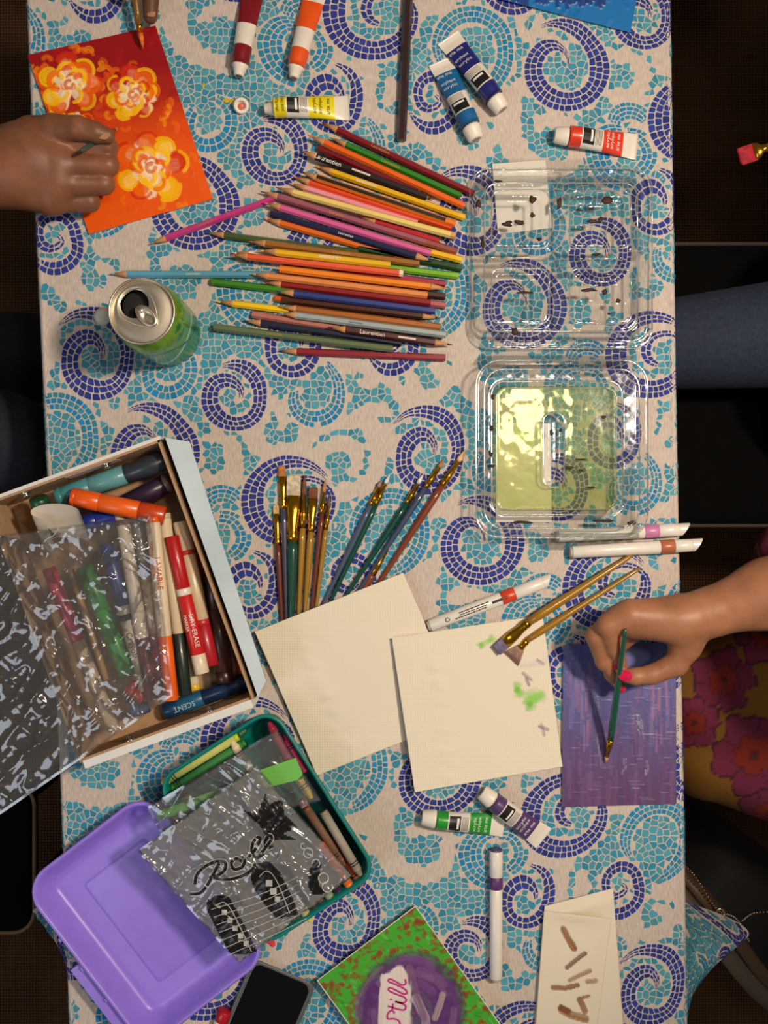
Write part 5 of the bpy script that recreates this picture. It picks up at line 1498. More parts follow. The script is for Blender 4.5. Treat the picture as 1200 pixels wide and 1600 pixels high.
# curled paper
def curl():
    A = np.array((42, 838.)); B = np.array((128, 818.))
    V = []; F = []; n = 26; k = 6
    for i in range(k):
        f = i / (k - 1)
        for j in range(n):
            q = -0.6 + 4.2 * j / (n - 1)
            c = np.array((86, 812.)) + np.array((10, 26)) * (f * 2.0)
            V.append(w(c[0] + 40 * math.cos(q + 2.6) * .95, c[1] + 13 * math.sin(q + 2.6) - 12, 100 - 45 * f))
    for i in range(k - 1):
        for j in range(n - 1): a = i * n + j; F.append([a, a + 1, a + n + 1, a + n])
    o = mk('curled_paper', V, F, mat('curled_white_paper', (214, 204, 190), .6), smooth=True)
    tag(o, 'curled white paper tube around the dark green marker', 'paper')
curl()

# ------------------------------------------------------------------ zip bags
def zip_bag(name, label, corners, zfun, m, nu=110, nv=110, group='clear plastic bags', zipper=None):
    cx, cy = np.mean(corners, 0)
    t = thing(name, label, 'plastic bag', w(cx, cy, 2), group)
    def fn(u, v):
        p = quad_px(corners, u, v); return wv(p[:, 0], p[:, 1], zfun(p[:, 0], p[:, 1]))
    t['_main'] = mk('film', *grid_mesh(nu, nv, fn), m, t, True).name
    e = []
    c = np.array(corners, float)
    for a, b in ((0, 1), (1, 2), (2, 3), (3, 0)):
        for k in range(24): e.append(c[a] + (c[b] - c[a]) * k / 24)
    e.append(e[0]); e = np.array(e)
    pts = wv(e[:, 0], e[:, 1], zfun(e[:, 0], e[:, 1]))
    mk('seam', *ribbon(pts, 4 * S), film('bag_seam', (226, 226, 226), .25, .15, .10), t, True)
    return t
def crumple(x, y, sc, seed):
    xr_ = x * .8 + y * .6; yr_ = y * .8 - x * .6
    a = np.abs(fbm(xr_ / sc, yr_ / sc * .45, seed, 2) - .5) * 2
    b = np.abs(fbm(yr_ / sc * 1.6 + 9, xr_ / sc * .7, seed + 7, 2) - .5) * 2
    return (1 - a) ** 3 * 8 + (1 - b) ** 4 * 4
bag_m = film('zip_bag_film', (232, 234, 236), .22, .10, .05, haze=.06, bscale=30, bump=.12)
def zbag1(x, y):
    z = 98 + crumple(x, y, 60, 3) + crumple(x, y, 22, 9) * .35
    over = sstep(60, -60, x) ; z = z - 10 * over
    return z
zip_bag('zip_bag', 'large clear zip bag of pens spilling out of the white box', [(-75, 848), (238, 806), (268, 1086), (-75, 1322)], zbag1, bag_m, 130, 150)

# ================================================================== teal crayon box and purple lid
def rr_loop(c, ux, uy, hx, hy, r, z, n=8):
    pts = []
    for sx, sy, a0 in ((1, 1, 0), (-1, 1, 90), (-1, -1, 180), (1, -1, 270)):
        for k in range(n + 1):
            a = math.radians(a0 + 90 * k / n)
            p = c + ux * (sx * (hx - r) + r * math.cos(a)) + uy * (sy * (hy - r) + r * math.sin(a))
            pts.append((p[0] * S, p[1] * S, z * S))
    return pts
def loft(loops, cap0=True, cap1=True):
    n = len(loops[0]); V = [p for l in loops for p in l]; F = []
    for i in range(len(loops) - 1):
        for j in range(n): a = i * n + j; b = i * n + (j + 1) % n; F.append([a, b, b + n, a + n])
    if cap0: F.append(list(range(n))[::-1])
    if cap1: F.append([(len(loops) - 1) * n + j for j in range(n)])
    return np.array(V), F
TH_ = 70.0
cTL = wpx(240, 1222, TH_)[:2]; cTR = wpx(425, 1103, TH_)[:2]; cBR = wpx(592, 1366, TH_)[:2]
cux = cTR - cTL; hx = np.linalg.norm(cux) / 2; cux /= 2 * hx
cuy = cBR - cTR; cuy -= cux * (cuy @ cux); hy = np.linalg.norm(cuy) / 2; cuy /= 2 * hy
cc = cTL + cux * hx + cuy * hy
if cux[0] * cuy[1] - cux[1] * cuy[0] < 0: lux, luy, lhx, lhy = cuy, cux, hy, hx
else: lux, luy, lhx, lhy = cux, cuy, hx, hy
teal_m = mat('teal_plastic', (8, 120, 112), .35, var=.05)
cb = thing('crayon_box', 'teal plastic box filled with wax crayons', 'crayon box', (cc[0] * S, cc[1] * S, .3 * S))
L_ = lambda d, z, r=34: rr_loop(cc, lux, luy, lhx + d, lhy + d, max(r + d, 6), z)
mk('tub', *loft([L_(-16, .3), L_(-12, 4), L_(-3, TH_ - 8), L_(-2, TH_ - 6), L_(0, TH_ - 6), L_(0, TH_), L_(-2, TH_ + 1), L_(-5, TH_), L_(-7, TH_ - 8), L_(-16, 8), L_(-20, 4)]), teal_m, cb, True)

def crayon(label, tip, end, rgb, z0, z1, r=6.8, inside=True):
    A = w(*tip, z0 + r); B = w(*end, z1 + r); L = np.linalg.norm(B - A)
    t = thing('wax_crayon', label, 'crayon', (*((A + B) / 2)[:2], min(z0, z1) * S), 'wax crayons in the teal box')
    wax = mat('wax_%d_%d_%d' % rgb, rgb, .5); pr = mat('crayon_paper_%d_%d_%d' % rgb, tuple(int(c * .55 + 80) if sum(rgb) > 380 else int(c * .9 + 12) for c in rgb), .7)
    R = r * S
    mk('wax_tip', *lathe(A, B, [(0, R * .4), (1 * S, R * .5), (9 * S, R * .82), (10 * S, R * .97), (14 * S, R * .97)], 12), wax, t, True)
    mk('paper_sleeve', *lathe(A, B, [(13 * S, R), (L - 5 * S, R)], 14), pr, t, True)
    mk('stripe', *merge(*[lathe(A, B, [(d * S, R * 1.03), ((d + 1.6) * S, R * 1.03)], 14) for d in (19, 23)]), black_ink, t)
    mk('wax_end', *lathe(A, B, [(L - 6 * S, R * .95), (L, R * .95)], 12), wax, t, True)
    return t
CN = [((253, 1224), (372, 1150), (190, 200, 40), 'yellow-green', 50, 50), ((262, 1236), (384, 1160), (40, 120, 50), 'mid green', 48, 48), ((268, 1250), (372, 1180), (20, 56, 40), 'bottle green', 34, 34),
      ((385, 1140), (330, 1178), (34, 92, 50), 'forest green', 36, 36), ((362, 1158), (400, 1215), (222, 204, 160), 'cream', 55, 44), ((420, 1128), (452, 1190), (150, 26, 60), 'crimson', 50, 46), ((445, 1146), (478, 1205), (190, 50, 110), 'magenta', 46, 46),
      ((487, 1248), (440, 1180), (216, 176, 50), 'mustard yellow', 48, 40), ((564, 1368), (505, 1268), (142, 132, 110), 'long grey', 55, 55), ((540, 1352), (478, 1262), (120, 84, 60), 'brown', 46, 46),
      ((566, 1384), (520, 1310), (214, 80, 40), 'red-orange', 40, 40), ((552, 1392), (500, 1318), (232, 112, 30), 'bright orange', 52, 48), ((536, 1402), (486, 1330), (46, 26, 62), 'dark violet', 48, 46), ((522, 1410), (470, 1338), (136, 150, 110), 'grey-green', 52, 46),
      ((508, 1416), (462, 1350), (96, 40, 36), 'maroon', 44, 44), ((496, 1424), (448, 1352), (70, 48, 34), 'dark brown', 50, 46), ((486, 1440), (440, 1370), (228, 200, 80), 'light yellow', 54, 48), ((470, 1438), (428, 1374), (214, 130, 40), 'amber orange', 44, 44),
      ((446, 1456), (404, 1390), (222, 190, 150), 'pale peach', 52, 46), ((432, 1464), (392, 1404), (206, 116, 76), 'terracotta', 44, 44), ((428, 1478), (378, 1400), (214, 64, 76), 'coral pink', 48, 44), ((530, 1340), (470, 1250), (200, 120, 110), 'dusty pink', 30, 30),
      ((420, 1440), (350, 1330), (60, 90, 150), 'blue', 26, 26), ((380, 1390), (310, 1280), (120, 60, 130), 'purple', 26, 26), ((460, 1350), (400, 1260), (170, 60, 40), 'brick', 26, 26), ((420, 1250), (340, 1200), (50, 130, 130), 'turquoise', 22, 22), ((350, 1330), (290, 1245), (150, 110, 60), 'tan', 22, 22)]
for a, b, c, nm, z0, z1 in CN: crayon(nm + ' wax crayon lying in the teal box', a, b, c, z0, z1)

# purple lid
LH = 44.0
a_ = wpx(228, 1234, LH)[:2]; b_ = wpx(30, 1386, LH)[:2]; d_ = wpx(402, 1510, LH)[:2]
lx = b_ - a_; hlx = np.linalg.norm(lx) / 2; lx /= 2 * hlx
ly = d_ - a_; ly -= lx * (ly @ lx); hly = np.linalg.norm(ly) / 2; ly /= 2 * hly
lc = a_ + lx * hlx + ly * hly
if lx[0] * ly[1] - lx[1] * ly[0] > 0: q1, q2, h1, h2 = lx, ly, hlx, hly
else: q1, q2, h1, h2 = ly, lx, hly, hlx
pur = mat('purple_plastic', (150, 122, 228), .34, var=.04)
ld = thing('purple_tray', 'upturned purple plastic lid beside the teal crayon box', 'tray', (lc[0] * S, lc[1] * S, .3 * S))
Q_ = lambda d, z, r=46: rr_loop(lc, q1, q2, h1 + d, h2 + d, max(r + d, 8), z, 10)
mk('shell', *loft([Q_(-26, .3), Q_(-18, 3), Q_(-6, LH - 10), Q_(-1, LH - 8), Q_(0, LH - 2), Q_(-3, LH), Q_(-6, LH - 2), Q_(-10, LH - 10), Q_(-22, 9), Q_(-28, 5), Q_(-34, 4)]), pur, ld, True)
mk('raised_panel', *loft([Q_(-60, 4, 66), Q_(-62, 5.4, 66), Q_(-66, 5.8, 66)], cap0=False), pur, ld, True)
# latch strip on the far long side
def lp(a, b, z): p = lc + lx * a + ly * b; return (p[0] * S, p[1] * S, z * S)
ltc = mk('latch', *box8([lp(a, b, z) for z in (LH - 22, LH - 12) for a, b in ((hlx - 4, -hly * .05), (hlx + 22, -hly * .05), (hlx + 22, hly * .75), (hlx - 4, hly * .75))]), pur, ld)
for b in (-.35, .0, .38, .7):
    mk('latch_rib', *box8([lp(a, hly * b + e, z) for z in (LH - 14, LH - 4) for a, e in ((hlx - 8, -3), (hlx + 4, -3), (hlx + 4, 3), (hlx - 8, 3))]), pur, ltc)

# ------------------------------------------------------------------ bags on the crayon box
def zb2(x, y): return 80 + crumple(x, y, 45, 21) * .8
g1 = zip_bag('zip_bag', 'clear bag with green strips on the crayon box', [(232, 1262), (432, 1142), (500, 1250), (262, 1318)], zb2, film('thin_bag_film', (226, 228, 228), .24, .14, .06, haze=.08, bscale=50, bump=.3), 80, 60)
for lab, a, b, wd, rgb in (('light green plastic strip in the bag', (246, 1276), (402, 1218), 14, (112, 190, 80)), ('narrow green plastic strip below the lighter one', (256, 1302), (350, 1262), 12, (96, 170, 60))):
    A = w(*a, 76); B = w(*b, 76); o_, ax, sd, nn, L = frame(A, B)
    V = []; 
    k = 12; F = []
    for i in range(k + 1):
        f = i / k
        for s_, h_ in ((-1, -1), (-.6, 1.5), (.6, 1.5), (1, -1)):
            V.append(A + ax * L * f + sd * s_ * wd / 2 * S + nn * (h_ + .8 * math.sin(i)) * S)
    for i in range(k):
        for j in range(4): p = i * 4 + j; q = i * 4 + (j + 1) % 4; F.append([p, q, q + 4, p + 4])
    F += [[0, 1, 2, 3], [k * 4 + 3, k * 4 + 2, k * 4 + 1, k * 4]]
    tag(mk('plastic_strip', V, F, mat('green_strip_%d' % rgb[0], rgb, .35)), lab, 'plastic strip', 'green strips in the bag')
tag(mk('plastic_pack', *slab_px([(398, 1206), (462, 1184), (476, 1216), (412, 1232)], 70, 84), mat('green_pack', (110, 186, 84), .4)), 'light green packet under the printed bag', 'packet')
RC2 = [(217, 1330), (400, 1198), (549, 1368), (374, 1504)]
def zb3(x, y):
    z = 96 + crumple(x, y, 70, 33) * 1.0 + crumple(x, y, 26, 41) * .45
    # a long fold across the bag
    d = ((x - 375) * .83 - (y - 1240) * .55)
    z = z + 7 * np.exp(-(d / 9.0) ** 2)
    return z
bag3 = zip_bag('printed_bag', 'crumpled smoky plastic bag printed with cursive lettering', RC2, zb3, film('smoky_bag_film', (150, 142, 134), .24, .14, .06, haze=.18, bscale=30, bump=.15), 130, 110)
bag3 = bpy.data.objects[bag3['_main']]
def bp_(pts): 
    q = np.array(pts, float) / 3.333 + np.array((210, 1190)); return q
def print_line(pts, wd, m_, lift, nm, n=None, smoothline=True):
    q = bp_(pts); q = spline(q, n or 10 * len(q)) if smoothline else np.vstack([np.linspace(q[i], q[i + 1], 24) for i in range(len(q) - 1)])
    return ribbon(wv(q[:, 0], q[:, 1], zb3(q[:, 0], q[:, 1]) + lift), wd * S)
def print_poly(pts, lift):
    q = bp_(pts); x0, y0 = q.min(0); x1, y1 = q.max(0); st = 2.0
    xs = np.arange(x0, x1 + st, st); ys = np.arange(y0, y1 + st, st); X, Y = np.meshgrid(xs, ys); k = in_poly(X, Y, q.tolist())
    V = wv(X.ravel(), Y.ravel(), zb3(X.ravel(), Y.ravel()) + lift); n = len(xs); F = []
    for j in range(len(ys) - 1):
        for i in range(n - 1):
            c4 = [j * n + i, (j + 1) * n + i, (j + 1) * n + i + 1, j * n + i + 1]
            if sum(k.ravel()[c4]) >= 3: F.append(c4)
    return V, F
ink_b = mat('bag_black_ink', (20, 19, 20), .3); ink_w = mat('bag_pale_ink', (176, 174, 172), .35)
word = [[(315, 640), (325, 590), (370, 545), (430, 520), (472, 525), (470, 565), (430, 595), (390, 605)], [(440, 530), (410, 590), (375, 650), (340, 685), (290, 690)], [(395, 600), (470, 615), (550, 600), (610, 565), (630, 530)],
        [(560, 520), (530, 505), (505, 530), (520, 560), (560, 550), (575, 515), (560, 500)], [(575, 515), (620, 470), (655, 410), (640, 395), (615, 430), (615, 480), (640, 500), (675, 480)], [(650, 490), (690, 440), (715, 400), (700, 385), (680, 420), (690, 450), (720, 440)]]
mk('lettering', *merge(*[print_line(q, 7.0, None, .5, '') for q in word]), ink_w, bag3).__setitem__('label', 'pale outline of cursive lettering')
mk('lettering', *merge(*[print_line(q, 4.6, None, 1.0, '') for q in word]), ink_b, bag3)
mk('star_print', *print_poly([(685, 155), (700, 220), (770, 195), (785, 280), (850, 345), (775, 375), (855, 408), (700, 415), (650, 330), (560, 250), (640, 270)], .5), ink_b, bag3)
for pl in ([(380, 720), (430, 690), (490, 700), (530, 770), (600, 900), (640, 990), (560, 1010), (500, 1000), (440, 900), (370, 760)], [(600, 600), (630, 530), (700, 515), (760, 580), (830, 720), (860, 800), (740, 820), (690, 760), (620, 660)], [(900, 580), (950, 500), (975, 540), (960, 640), (1000, 690), (930, 700), (905, 650)]):
    mk('guitar_print', *print_poly(pl, .5), ink_b, bag3)
circ = []
for (x, y, r) in ((468, 785, 20), (497, 827, 20), (524, 868, 20), (553, 908, 20), (580, 945, 18), (700, 632, 22), (722, 675, 22), (745, 716, 20)):
    circ.append(print_poly([(x + r * math.cos(a), y + r * math.sin(a)) for a in np.linspace(0, 6.2, 14)], 1.0))
for g_ in circ: mk('peg_print', *g_, ink_w, bag3)
mk('string_print', *merge(*[print_line([(400 + 14 * k, 830 + 40 * k - 60), (660 + 14 * k, 690 + 34 * k), (850 + 8 * k, 600 + 36 * k)], 1.0, None, 1.3, '') for k in range(7)], *[print_line(q, 1.2, None, 1.2, '') for q in ([(420, 750), (470, 735), (520, 800), (610, 990)], [(650, 600), (690, 570), (740, 620), (810, 790)])]), ink_w, bag3)
mk('lettering', *merge(*[print_line([(x + r * math.cos(a), y + r * 1.05 * math.sin(a)) for a in np.linspace(a0, a1, 14)], 1.6, None, 1.2, '') for x, y, r, a0, a1 in ((905, 475, 24, 0, 6.3), (945, 530, 20, 3, 7.5), (985, 608, 26, 0, 6.3), (1005, 652, 26, -.5, 4.5), (880, 440, 14, 1, 5))]), ink_w, bag3)
# ================================================================== phone, red cap
ph = thing('smartphone', 'black smartphone lying face up under the lid edge', 'phone', w(420, 1580, .3))
pA = np.array((395., 1496)); pB = np.array((494., 1538)); ux_ = (pB - pA) / np.linalg.norm(pB - pA); uy_ = np.array((-ux_[1], ux_[0]))
def prl(d, z, r=14):
    c = pA + ux_ * 54 + uy_ * 112
    pts = []
    for sx, sy, a0 in ((1, 1, 0), (-1, 1, 90), (-1, -1, 180), (1, -1, 270)):
        for k in range(7):
            a = math.radians(a0 + 90 * k / 6)
            p = c + ux_ * (sx * (54 + d - r) + r * math.cos(a)) + uy_ * (sy * (112 + d - r) + r * math.sin(a)); pts.append(tuple(w(p[0], p[1], z)))
    return pts[::-1]
mk('case', *loft([prl(-1, .3), prl(0, 2), prl(0, 11), prl(-2, 13), prl(-5, 12.5)]), mat('grey_phone_case', (84, 88, 88), .45), ph, True)
mk('screen', *loft([prl(-6, 12.4), prl(-6, 13.2), prl(-7, 13.4)]), mat('phone_glass', (6, 6, 8), .06), ph)
bmarker('white marker with red cap poking out under the lid', (352, 1578), (330, 1640), 11, 11, 11, [(0, .28, (176, 22, 36), 'cap'), (.28, 1, (220, 210, 200), 'barrel')], None, 'white barrel markers')
# ================================================================== people
def skin_mat(name, rgb, rgb2, rough=.45):
    m = bpy.data.materials.new(name); m.use_nodes = True
    nt = m.node_tree; b = nt.nodes['Principled BSDF']; b.inputs['Roughness'].default_value = rough
    b.inputs['Subsurface Weight'].default_value = .12; b.inputs['Subsurface Radius'].default_value = (.004, .0015, .0008); b.inputs['Subsurface Scale'].default_value = 1.0
    b.inputs['Specular IOR Level'].default_value = .4
    tc = nt.nodes.new('ShaderNodeTexCoord'); nz = nt.nodes.new('ShaderNodeTexNoise'); nz.inputs['Scale'].default_value = 35; nz.inputs['Detail'].default_value = 6
    nt.links.new(tc.outputs['Object'], nz.inputs['Vector'])
    rp = nt.nodes.new('ShaderNodeValToRGB'); rp.color_ramp.elements[0].position = .3; rp.color_ramp.elements[1].position = .7
    rp.color_ramp.elements[0].color = (*lin(rgb), 1); rp.color_ramp.elements[1].color = (*lin(rgb2), 1)
    nt.links.new(nz.outputs['Fac'], rp.inputs[0]); nt.links.new(rp.outputs[0], b.inputs['Base Color'])
    v = nt.nodes.new('ShaderNodeTexVoronoi'); v.inputs['Scale'].default_value = 900
    nt.links.new(tc.outputs['Object'], v.inputs['Vector'])
    bp = nt.nodes.new('ShaderNodeBump'); bp.inputs['Strength'].default_value = .12; bp.inputs['Distance'].default_value = .0005
    nt.links.new(v.outputs['Distance'], bp.inputs['Height']); nt.links.new(bp.outputs[0], b.inputs['Normal'])
    return m
def body_field(trunk, digits, kt=16.0, kd=7.0):
    """trunk: [(a,ra,b,rb)] blended softly; digits: chains [[(p,r),...],...] kept apart from each other"""
    def field(G):
        D = None
        for a, ra, b, rb in trunk:
            d = sdf_cone(G, a, b, ra, rb); D = d if D is None else smin(D, d, kt)
        F_ = None
        for ch in digits:
            d = None
            for (p, r), (q, s_) in zip(ch[:-1], ch[1:]):
                e = sdf_cone(G, p, q, r, s_); d = e if d is None else smin(d, e, kd * .6)
            F_ = d if F_ is None else smin(F_, d, 2.2)
        return D if F_ is None else smin(D, F_, kd)
    return field
def organic(name, trunk, digits, step, m, parent, lo=None, hi=None, kt=16.0, kd=7.0):
    P_ = [q for a, ra, b, rb in trunk for q in ((a, ra), (b, rb))] + [q for ch in digits for q in ch]
    lo_ = np.min([np.array(p) - r - 12 for p, r in P_], 0); hi_ = np.max([np.array(p) + r + 12 for p, r in P_], 0)
    V, F = surface_nets(lo_, hi_, step, body_field(trunk, digits, kt, kd))
    return mk(name, V * S, F, m, parent, True)
X = wpx
# --- hand painting the roses
skin1 = skin_mat('deep_brown_skin', (112, 70, 48), (142, 92, 64))
p1 = thing('person', 'person in dark clothes painting the roses with a short brush', 'person', w(-60, 300, FLOOR))
trunk = [(X(-190, 285, 70), 58, X(-60, 275, 62), 52), (X(-60, 275, 62), 52, X(0, 268, 60), 50), (X(0, 268, 60), 50, X(50, 250, 62), 50),
         (X(40, 255, 62), 46, X(88, 228, 66), 29), (X(40, 262, 62), 46, X(92, 258, 70), 30), (X(40, 272, 60), 44, X(90, 288, 64), 28), (X(30, 280, 56), 42, X(80, 312, 54), 25),
         (X(10, 240, 60), 40, X(50, 212, 62), 28)]
digits = [[(X(88, 228, 68), 22), (X(166, 230, 68), 17), (X(160, 226, 34), 14), (X(140, 222, 24), 12)],
          [(X(92, 258, 74), 22), (X(168, 258, 64), 17), (X(160, 254, 30), 14), (X(135, 250, 22), 12)],
          [(X(90, 288, 67), 21), (X(162, 287, 54), 16.5), (X(152, 282, 24), 14), (X(128, 280, 20), 12)],
          [(X(80, 312, 54), 20), (X(140, 315, 41), 15.5), (X(128, 308, 20), 14), (X(110, 304, 18), 12)],
          [(X(50, 212, 66), 27), (X(84, 202, 84), 22), (X(122, 200, 98), 17.5), (X(150, 207, 96), 15), (X(168, 212, 92), 11.5)]]
organic('body', trunk, digits, 2.8, skin1, p1, kt=16, kd=6)
def nail(pos, nrm, along, lx_, wx_, m_, parent, nm='fingernail'):
    pos = np.asarray(pos, float); nrm = np.asarray(nrm, float); nrm /= np.linalg.norm(nrm); along = np.asarray(along, float); along -= nrm * (along @ nrm); along /= np.linalg.norm(along)
    sd = np.cross(nrm, along); V = []; F = []
    nu_, nv_ = 7, 7
    for i in range(nu_):
        for j in range(nv_):
            a = -1 + 2 * i / (nu_ - 1); b = -1 + 2 * j / (nv_ - 1)
            a2 = a * math.sqrt(1 - b * b / 2.4); b2 = b * math.sqrt(1 - a * a / 2.4)
            V.append((pos + along * a2 * lx_ + sd * b2 * wx_ - nrm * (b2 * b2 * wx_ * .35 + a2 * a2 * .5 - 1.2)) * S)
    for i in range(nu_ - 1):
        for j in range(nv_ - 1): q = i * nv_ + j; F.append([q, q + nv_, q + nv_ + 1, q + 1])
    return mk(nm, V, F, m_, parent, True)
nail(X(160, 209, 104), (.1, .25, 1), (1, -.35, -.1), 11, 8, mat('bare_nail', (176, 130, 96), .3), p1)
# dark sleeve, trousers
dark = mat('black_cotton', (12, 12, 15), .9, var=.3, vscale=80)
denim_d = mat('dark_denim', (20, 25, 40), .85, var=.35, vscale=160, bump=.4, bscale=900)
organic('sleeve', [(X(-330, 300, 60), 80, X(-130, 282, 66), 70)], [], 6, dark, p1)
organic('jeans', [(wpx(-160, 640, -240), 120, wpx(10, 690, -230), 78), (wpx(-160, 560, -330), 110, wpx(40, 560, -420), 80), (wpx(40, 560, -420), 80, wpx(60, 560, -1080), 60), (wpx(10, 690, -230), 78, wpx(30, 700, -1080), 60)], [], 9, denim_d, p1, kt=40)
organic('shirt', [(wpx(-230, 330, -100), 150, wpx(-230, 600, -250), 150)], [], 12, dark, p1, kt=40)

brush('short green brush held over the rose painting', (184, 200), (170, 209), (127, 235), (46, 82, 70), (176, 120, 70), 8, 122, 4.6, 3.6, 'round', 11, zf=34)

# --- second painter at the top edge
skin2 = skin_mat('brown_skin', (92, 58, 40), (116, 74, 52))
p2 = thing('person', 'person at the top edge holding an orange-tipped brush', 'person', w(200, -260, FLOOR))
trunk = [(X(150, -330, 80), 50, X(185, -190, 66), 46), (X(185, -190, 66), 46, X(205, -120, 58), 40)]
digits = [[(X(215, -120, 60), 22), (X(238, -60, 50), 17), (X(236, -20, 40), 14), (X(235, 26, 26), 11)], [(X(185, -120, 60), 22), (X(196, -60, 60), 17), (X(203, -22, 50), 13)],
          [(X(180, -110, 50), 22), (X(172, -60, 46), 16), (X(190, -40, 30), 13)], [(X(170, -120, 46), 20), (X(158, -80, 40), 15), (X(170, -60, 26), 12)], [(X(235, -140, 55), 20), (X(262, -90, 50), 16), (X(252, -50, 40), 13)]]
organic('body', trunk, digits, 3.6, skin2, p2)
nail(X(236, 20, 37), (.1, .25, 1), (0, -1, 0), 8, 6.5, mat('bare_nail', (150, 104, 76), .3), p2)
organic('sleeve', [(X(110, -460, 90), 85, X(155, -310, 80), 68)], [], 7, dark, p2)
organic('trousers', [(wpx(120, -420, -300), 130, wpx(180, -330, -420), 110), (wpx(180, -330, -420), 110, wpx(180, -330, -1080), 70)], [], 12, dark, p2)
brush('brush with bright orange tip above the rose painting', (224, 76), (217, 38), (196, -120), (120, 84, 20), (232, 112, 22), 14, 66, 4.6, 4.2, 'round', 22, zf=28)

# --- hand painting the violet board
skin3 = skin_mat('warm_brown_skin', (146, 98, 70), (172, 118, 86))
p3 = thing('person', 'person with pink nails in floral clothes painting the violet board', 'person', w(1250, 1000, FLOOR))
trunk = [(X(1470, 872, 150), 68, X(1330, 895, 130), 62), (X(1330, 895, 130), 62, X(1200, 928, 110), 50), (X(1200, 928, 110), 50, X(1105, 958, 100), 34), (X(1105, 958, 100), 34, X(1060, 968, 98), 33), (X(1060, 968, 98), 33, X(985, 962, 104), 24), (X(1060, 968, 95), 30, X(965, 972, 92), 23),
         (X(1060, 965, 88), 26, X(985, 975, 78), 20), (X(1075, 975, 96), 30, X(1072, 1010, 92), 22)]
digits = [[(X(985, 962, 106), 22), (X(950, 978, 104), 17), (X(958, 1012, 88), 13), (X(968, 1036, 76), 9.5)],
          [(X(965, 972, 92), 21), (X(932, 994, 86), 16), (X(944, 1034, 72), 13), (X(958, 1052, 64), 9.5)],
          [(X(980, 978, 78), 19), (X(942, 1010, 66), 14), (X(956, 1054, 56), 11), (X(970, 1074, 50), 8.5)],
          [(X(990, 985, 66), 17), (X(962, 1012, 50), 12), (X(972, 1046, 42), 9)],
          [(X(1076, 1000, 92), 23), (X(1056, 1038, 86), 18), (X(1018, 1054, 84), 14.5), (X(992, 1057, 82), 12.5), (X(978, 1056, 80), 10.5)]]
organic('body', trunk, digits, 2.8, skin3, p3, kt=14, kd=7)
pink = mat('pink_nail_varnish', (206, 24, 78), .15, coat=.8)
nail(X(977, 1056, 93), (-.25, .05, 1), (-1, 0, -.2), 10, 8, pink, p3)
nail(X(960, 1040, 82), (-.6, -.35, .75), (.3, -1, -.3), 6.5, 5.5, pink, p3)
nail(X(972, 1077, 58), (.1, -.5, .9), (.4, -1, -.3), 6, 5, pink, p3)
brush('thin green brush held upright over the violet painting', (946, 1192), (954, 1156), (977, 983), (16, 84, 64), (196, 160, 110), 7, 128, 4.6, 3.4, 'round', 12, zf=26)
def floral_colors(V):
    """yellow cotton printed with big pink flowers; the pattern follows the cloth from above"""
    k = 1 - V[:, 2] / H
    Xg = V[:, 0] / k + 600; Yg = 800 - V[:, 1] / k
    C = np.zeros((len(V), 3)); C[:] = lin_np((118, 76, 8))
    for cx, cy, r, seed in ((1130, 1062, 54, .4), (1195, 990, 52, 1.3), (1178, 1180, 70, 2.0), (1085, 1130, 44, .9), (1215, 830, 46, 1.2), (1160, 870, 26, .5), (1200, 1275, 50, .3), (1290, 1180, 60, 1.6), (1290, 960, 55, .2), (1330, 1060, 55, 1.1), (1380, 860, 60, .6), (1450, 960, 70, 2.3), (1420, 1160, 60, .8)):
        th = np.arctan2(Yg - cy, Xg - cx); d = np.hypot(Xg - cx, Yg - cy)
        rad = r * (.78 + .22 * np.abs(np.cos(2.5 * th + seed)) + .06 * np.sin(9 * th + seed)); rad2 = rad * .5
        for sel, c in (((d < rad), (106, 26, 58)), ((d < rad2), (122, 28, 12)), (((d < rad2) & (d > rad2 - 4)), (90, 16, 30)),
                       (((np.abs(np.sin(2.5 * th + seed + 1.57)) < .1) & (d < rad) & (d > rad2)), (74, 14, 42)), (((d < rad) & (d > rad - 4)), (64, 10, 34)), ((d < r * .12), (80, 20, 20))):
            C[sel] = lin_np(c)
    return C
def floral(name, cones, kt, step=5.0):
    P_ = [q for c in cones for q in ((c[0], c[1]), (c[2], c[3]))]
    lo_ = np.min([np.array(q) - r - 40 for q, r in P_], 0); hi_ = np.max([np.array(q) + r + 40 for q, r in P_], 0)
    base = body_field(cones, [], kt)
    def fld(G):
        return base(G) + 5 * np.sin(G[..., 0] / 33.0 + G[..., 1] / 50.0) * np.sin(G[..., 1] / 23.0)
    V, F = surface_nets(lo_, hi_, step, fld)
    return mk(name, V * S, F, vmat('floral_cotton', .85, bump=.15), p3, True, floral_colors(V))
floral('skirt', [(wpx(1092, 1062, -290), 98, wpx(1440, 1040, -270), 150), (wpx(1115, 1178, -310), 92, wpx(1440, 1210, -280), 160), (wpx(1100, 1115, -300), 84, wpx(1200, 1125, -300), 90)], 50)
floral('blouse', [(wpx(1450, 1040, -190), 140, wpx(1520, 960, 220), 130), (wpx(1235, 868, -80), 60, wpx(1400, 880, 20), 95)], 60, 6.0)
organic('sleeve', [(X(1420, 882, 140), 84, X(1540, 880, 240), 110)], [], 6, mat('mustard_sleeve', (118, 76, 8), .85), p3)
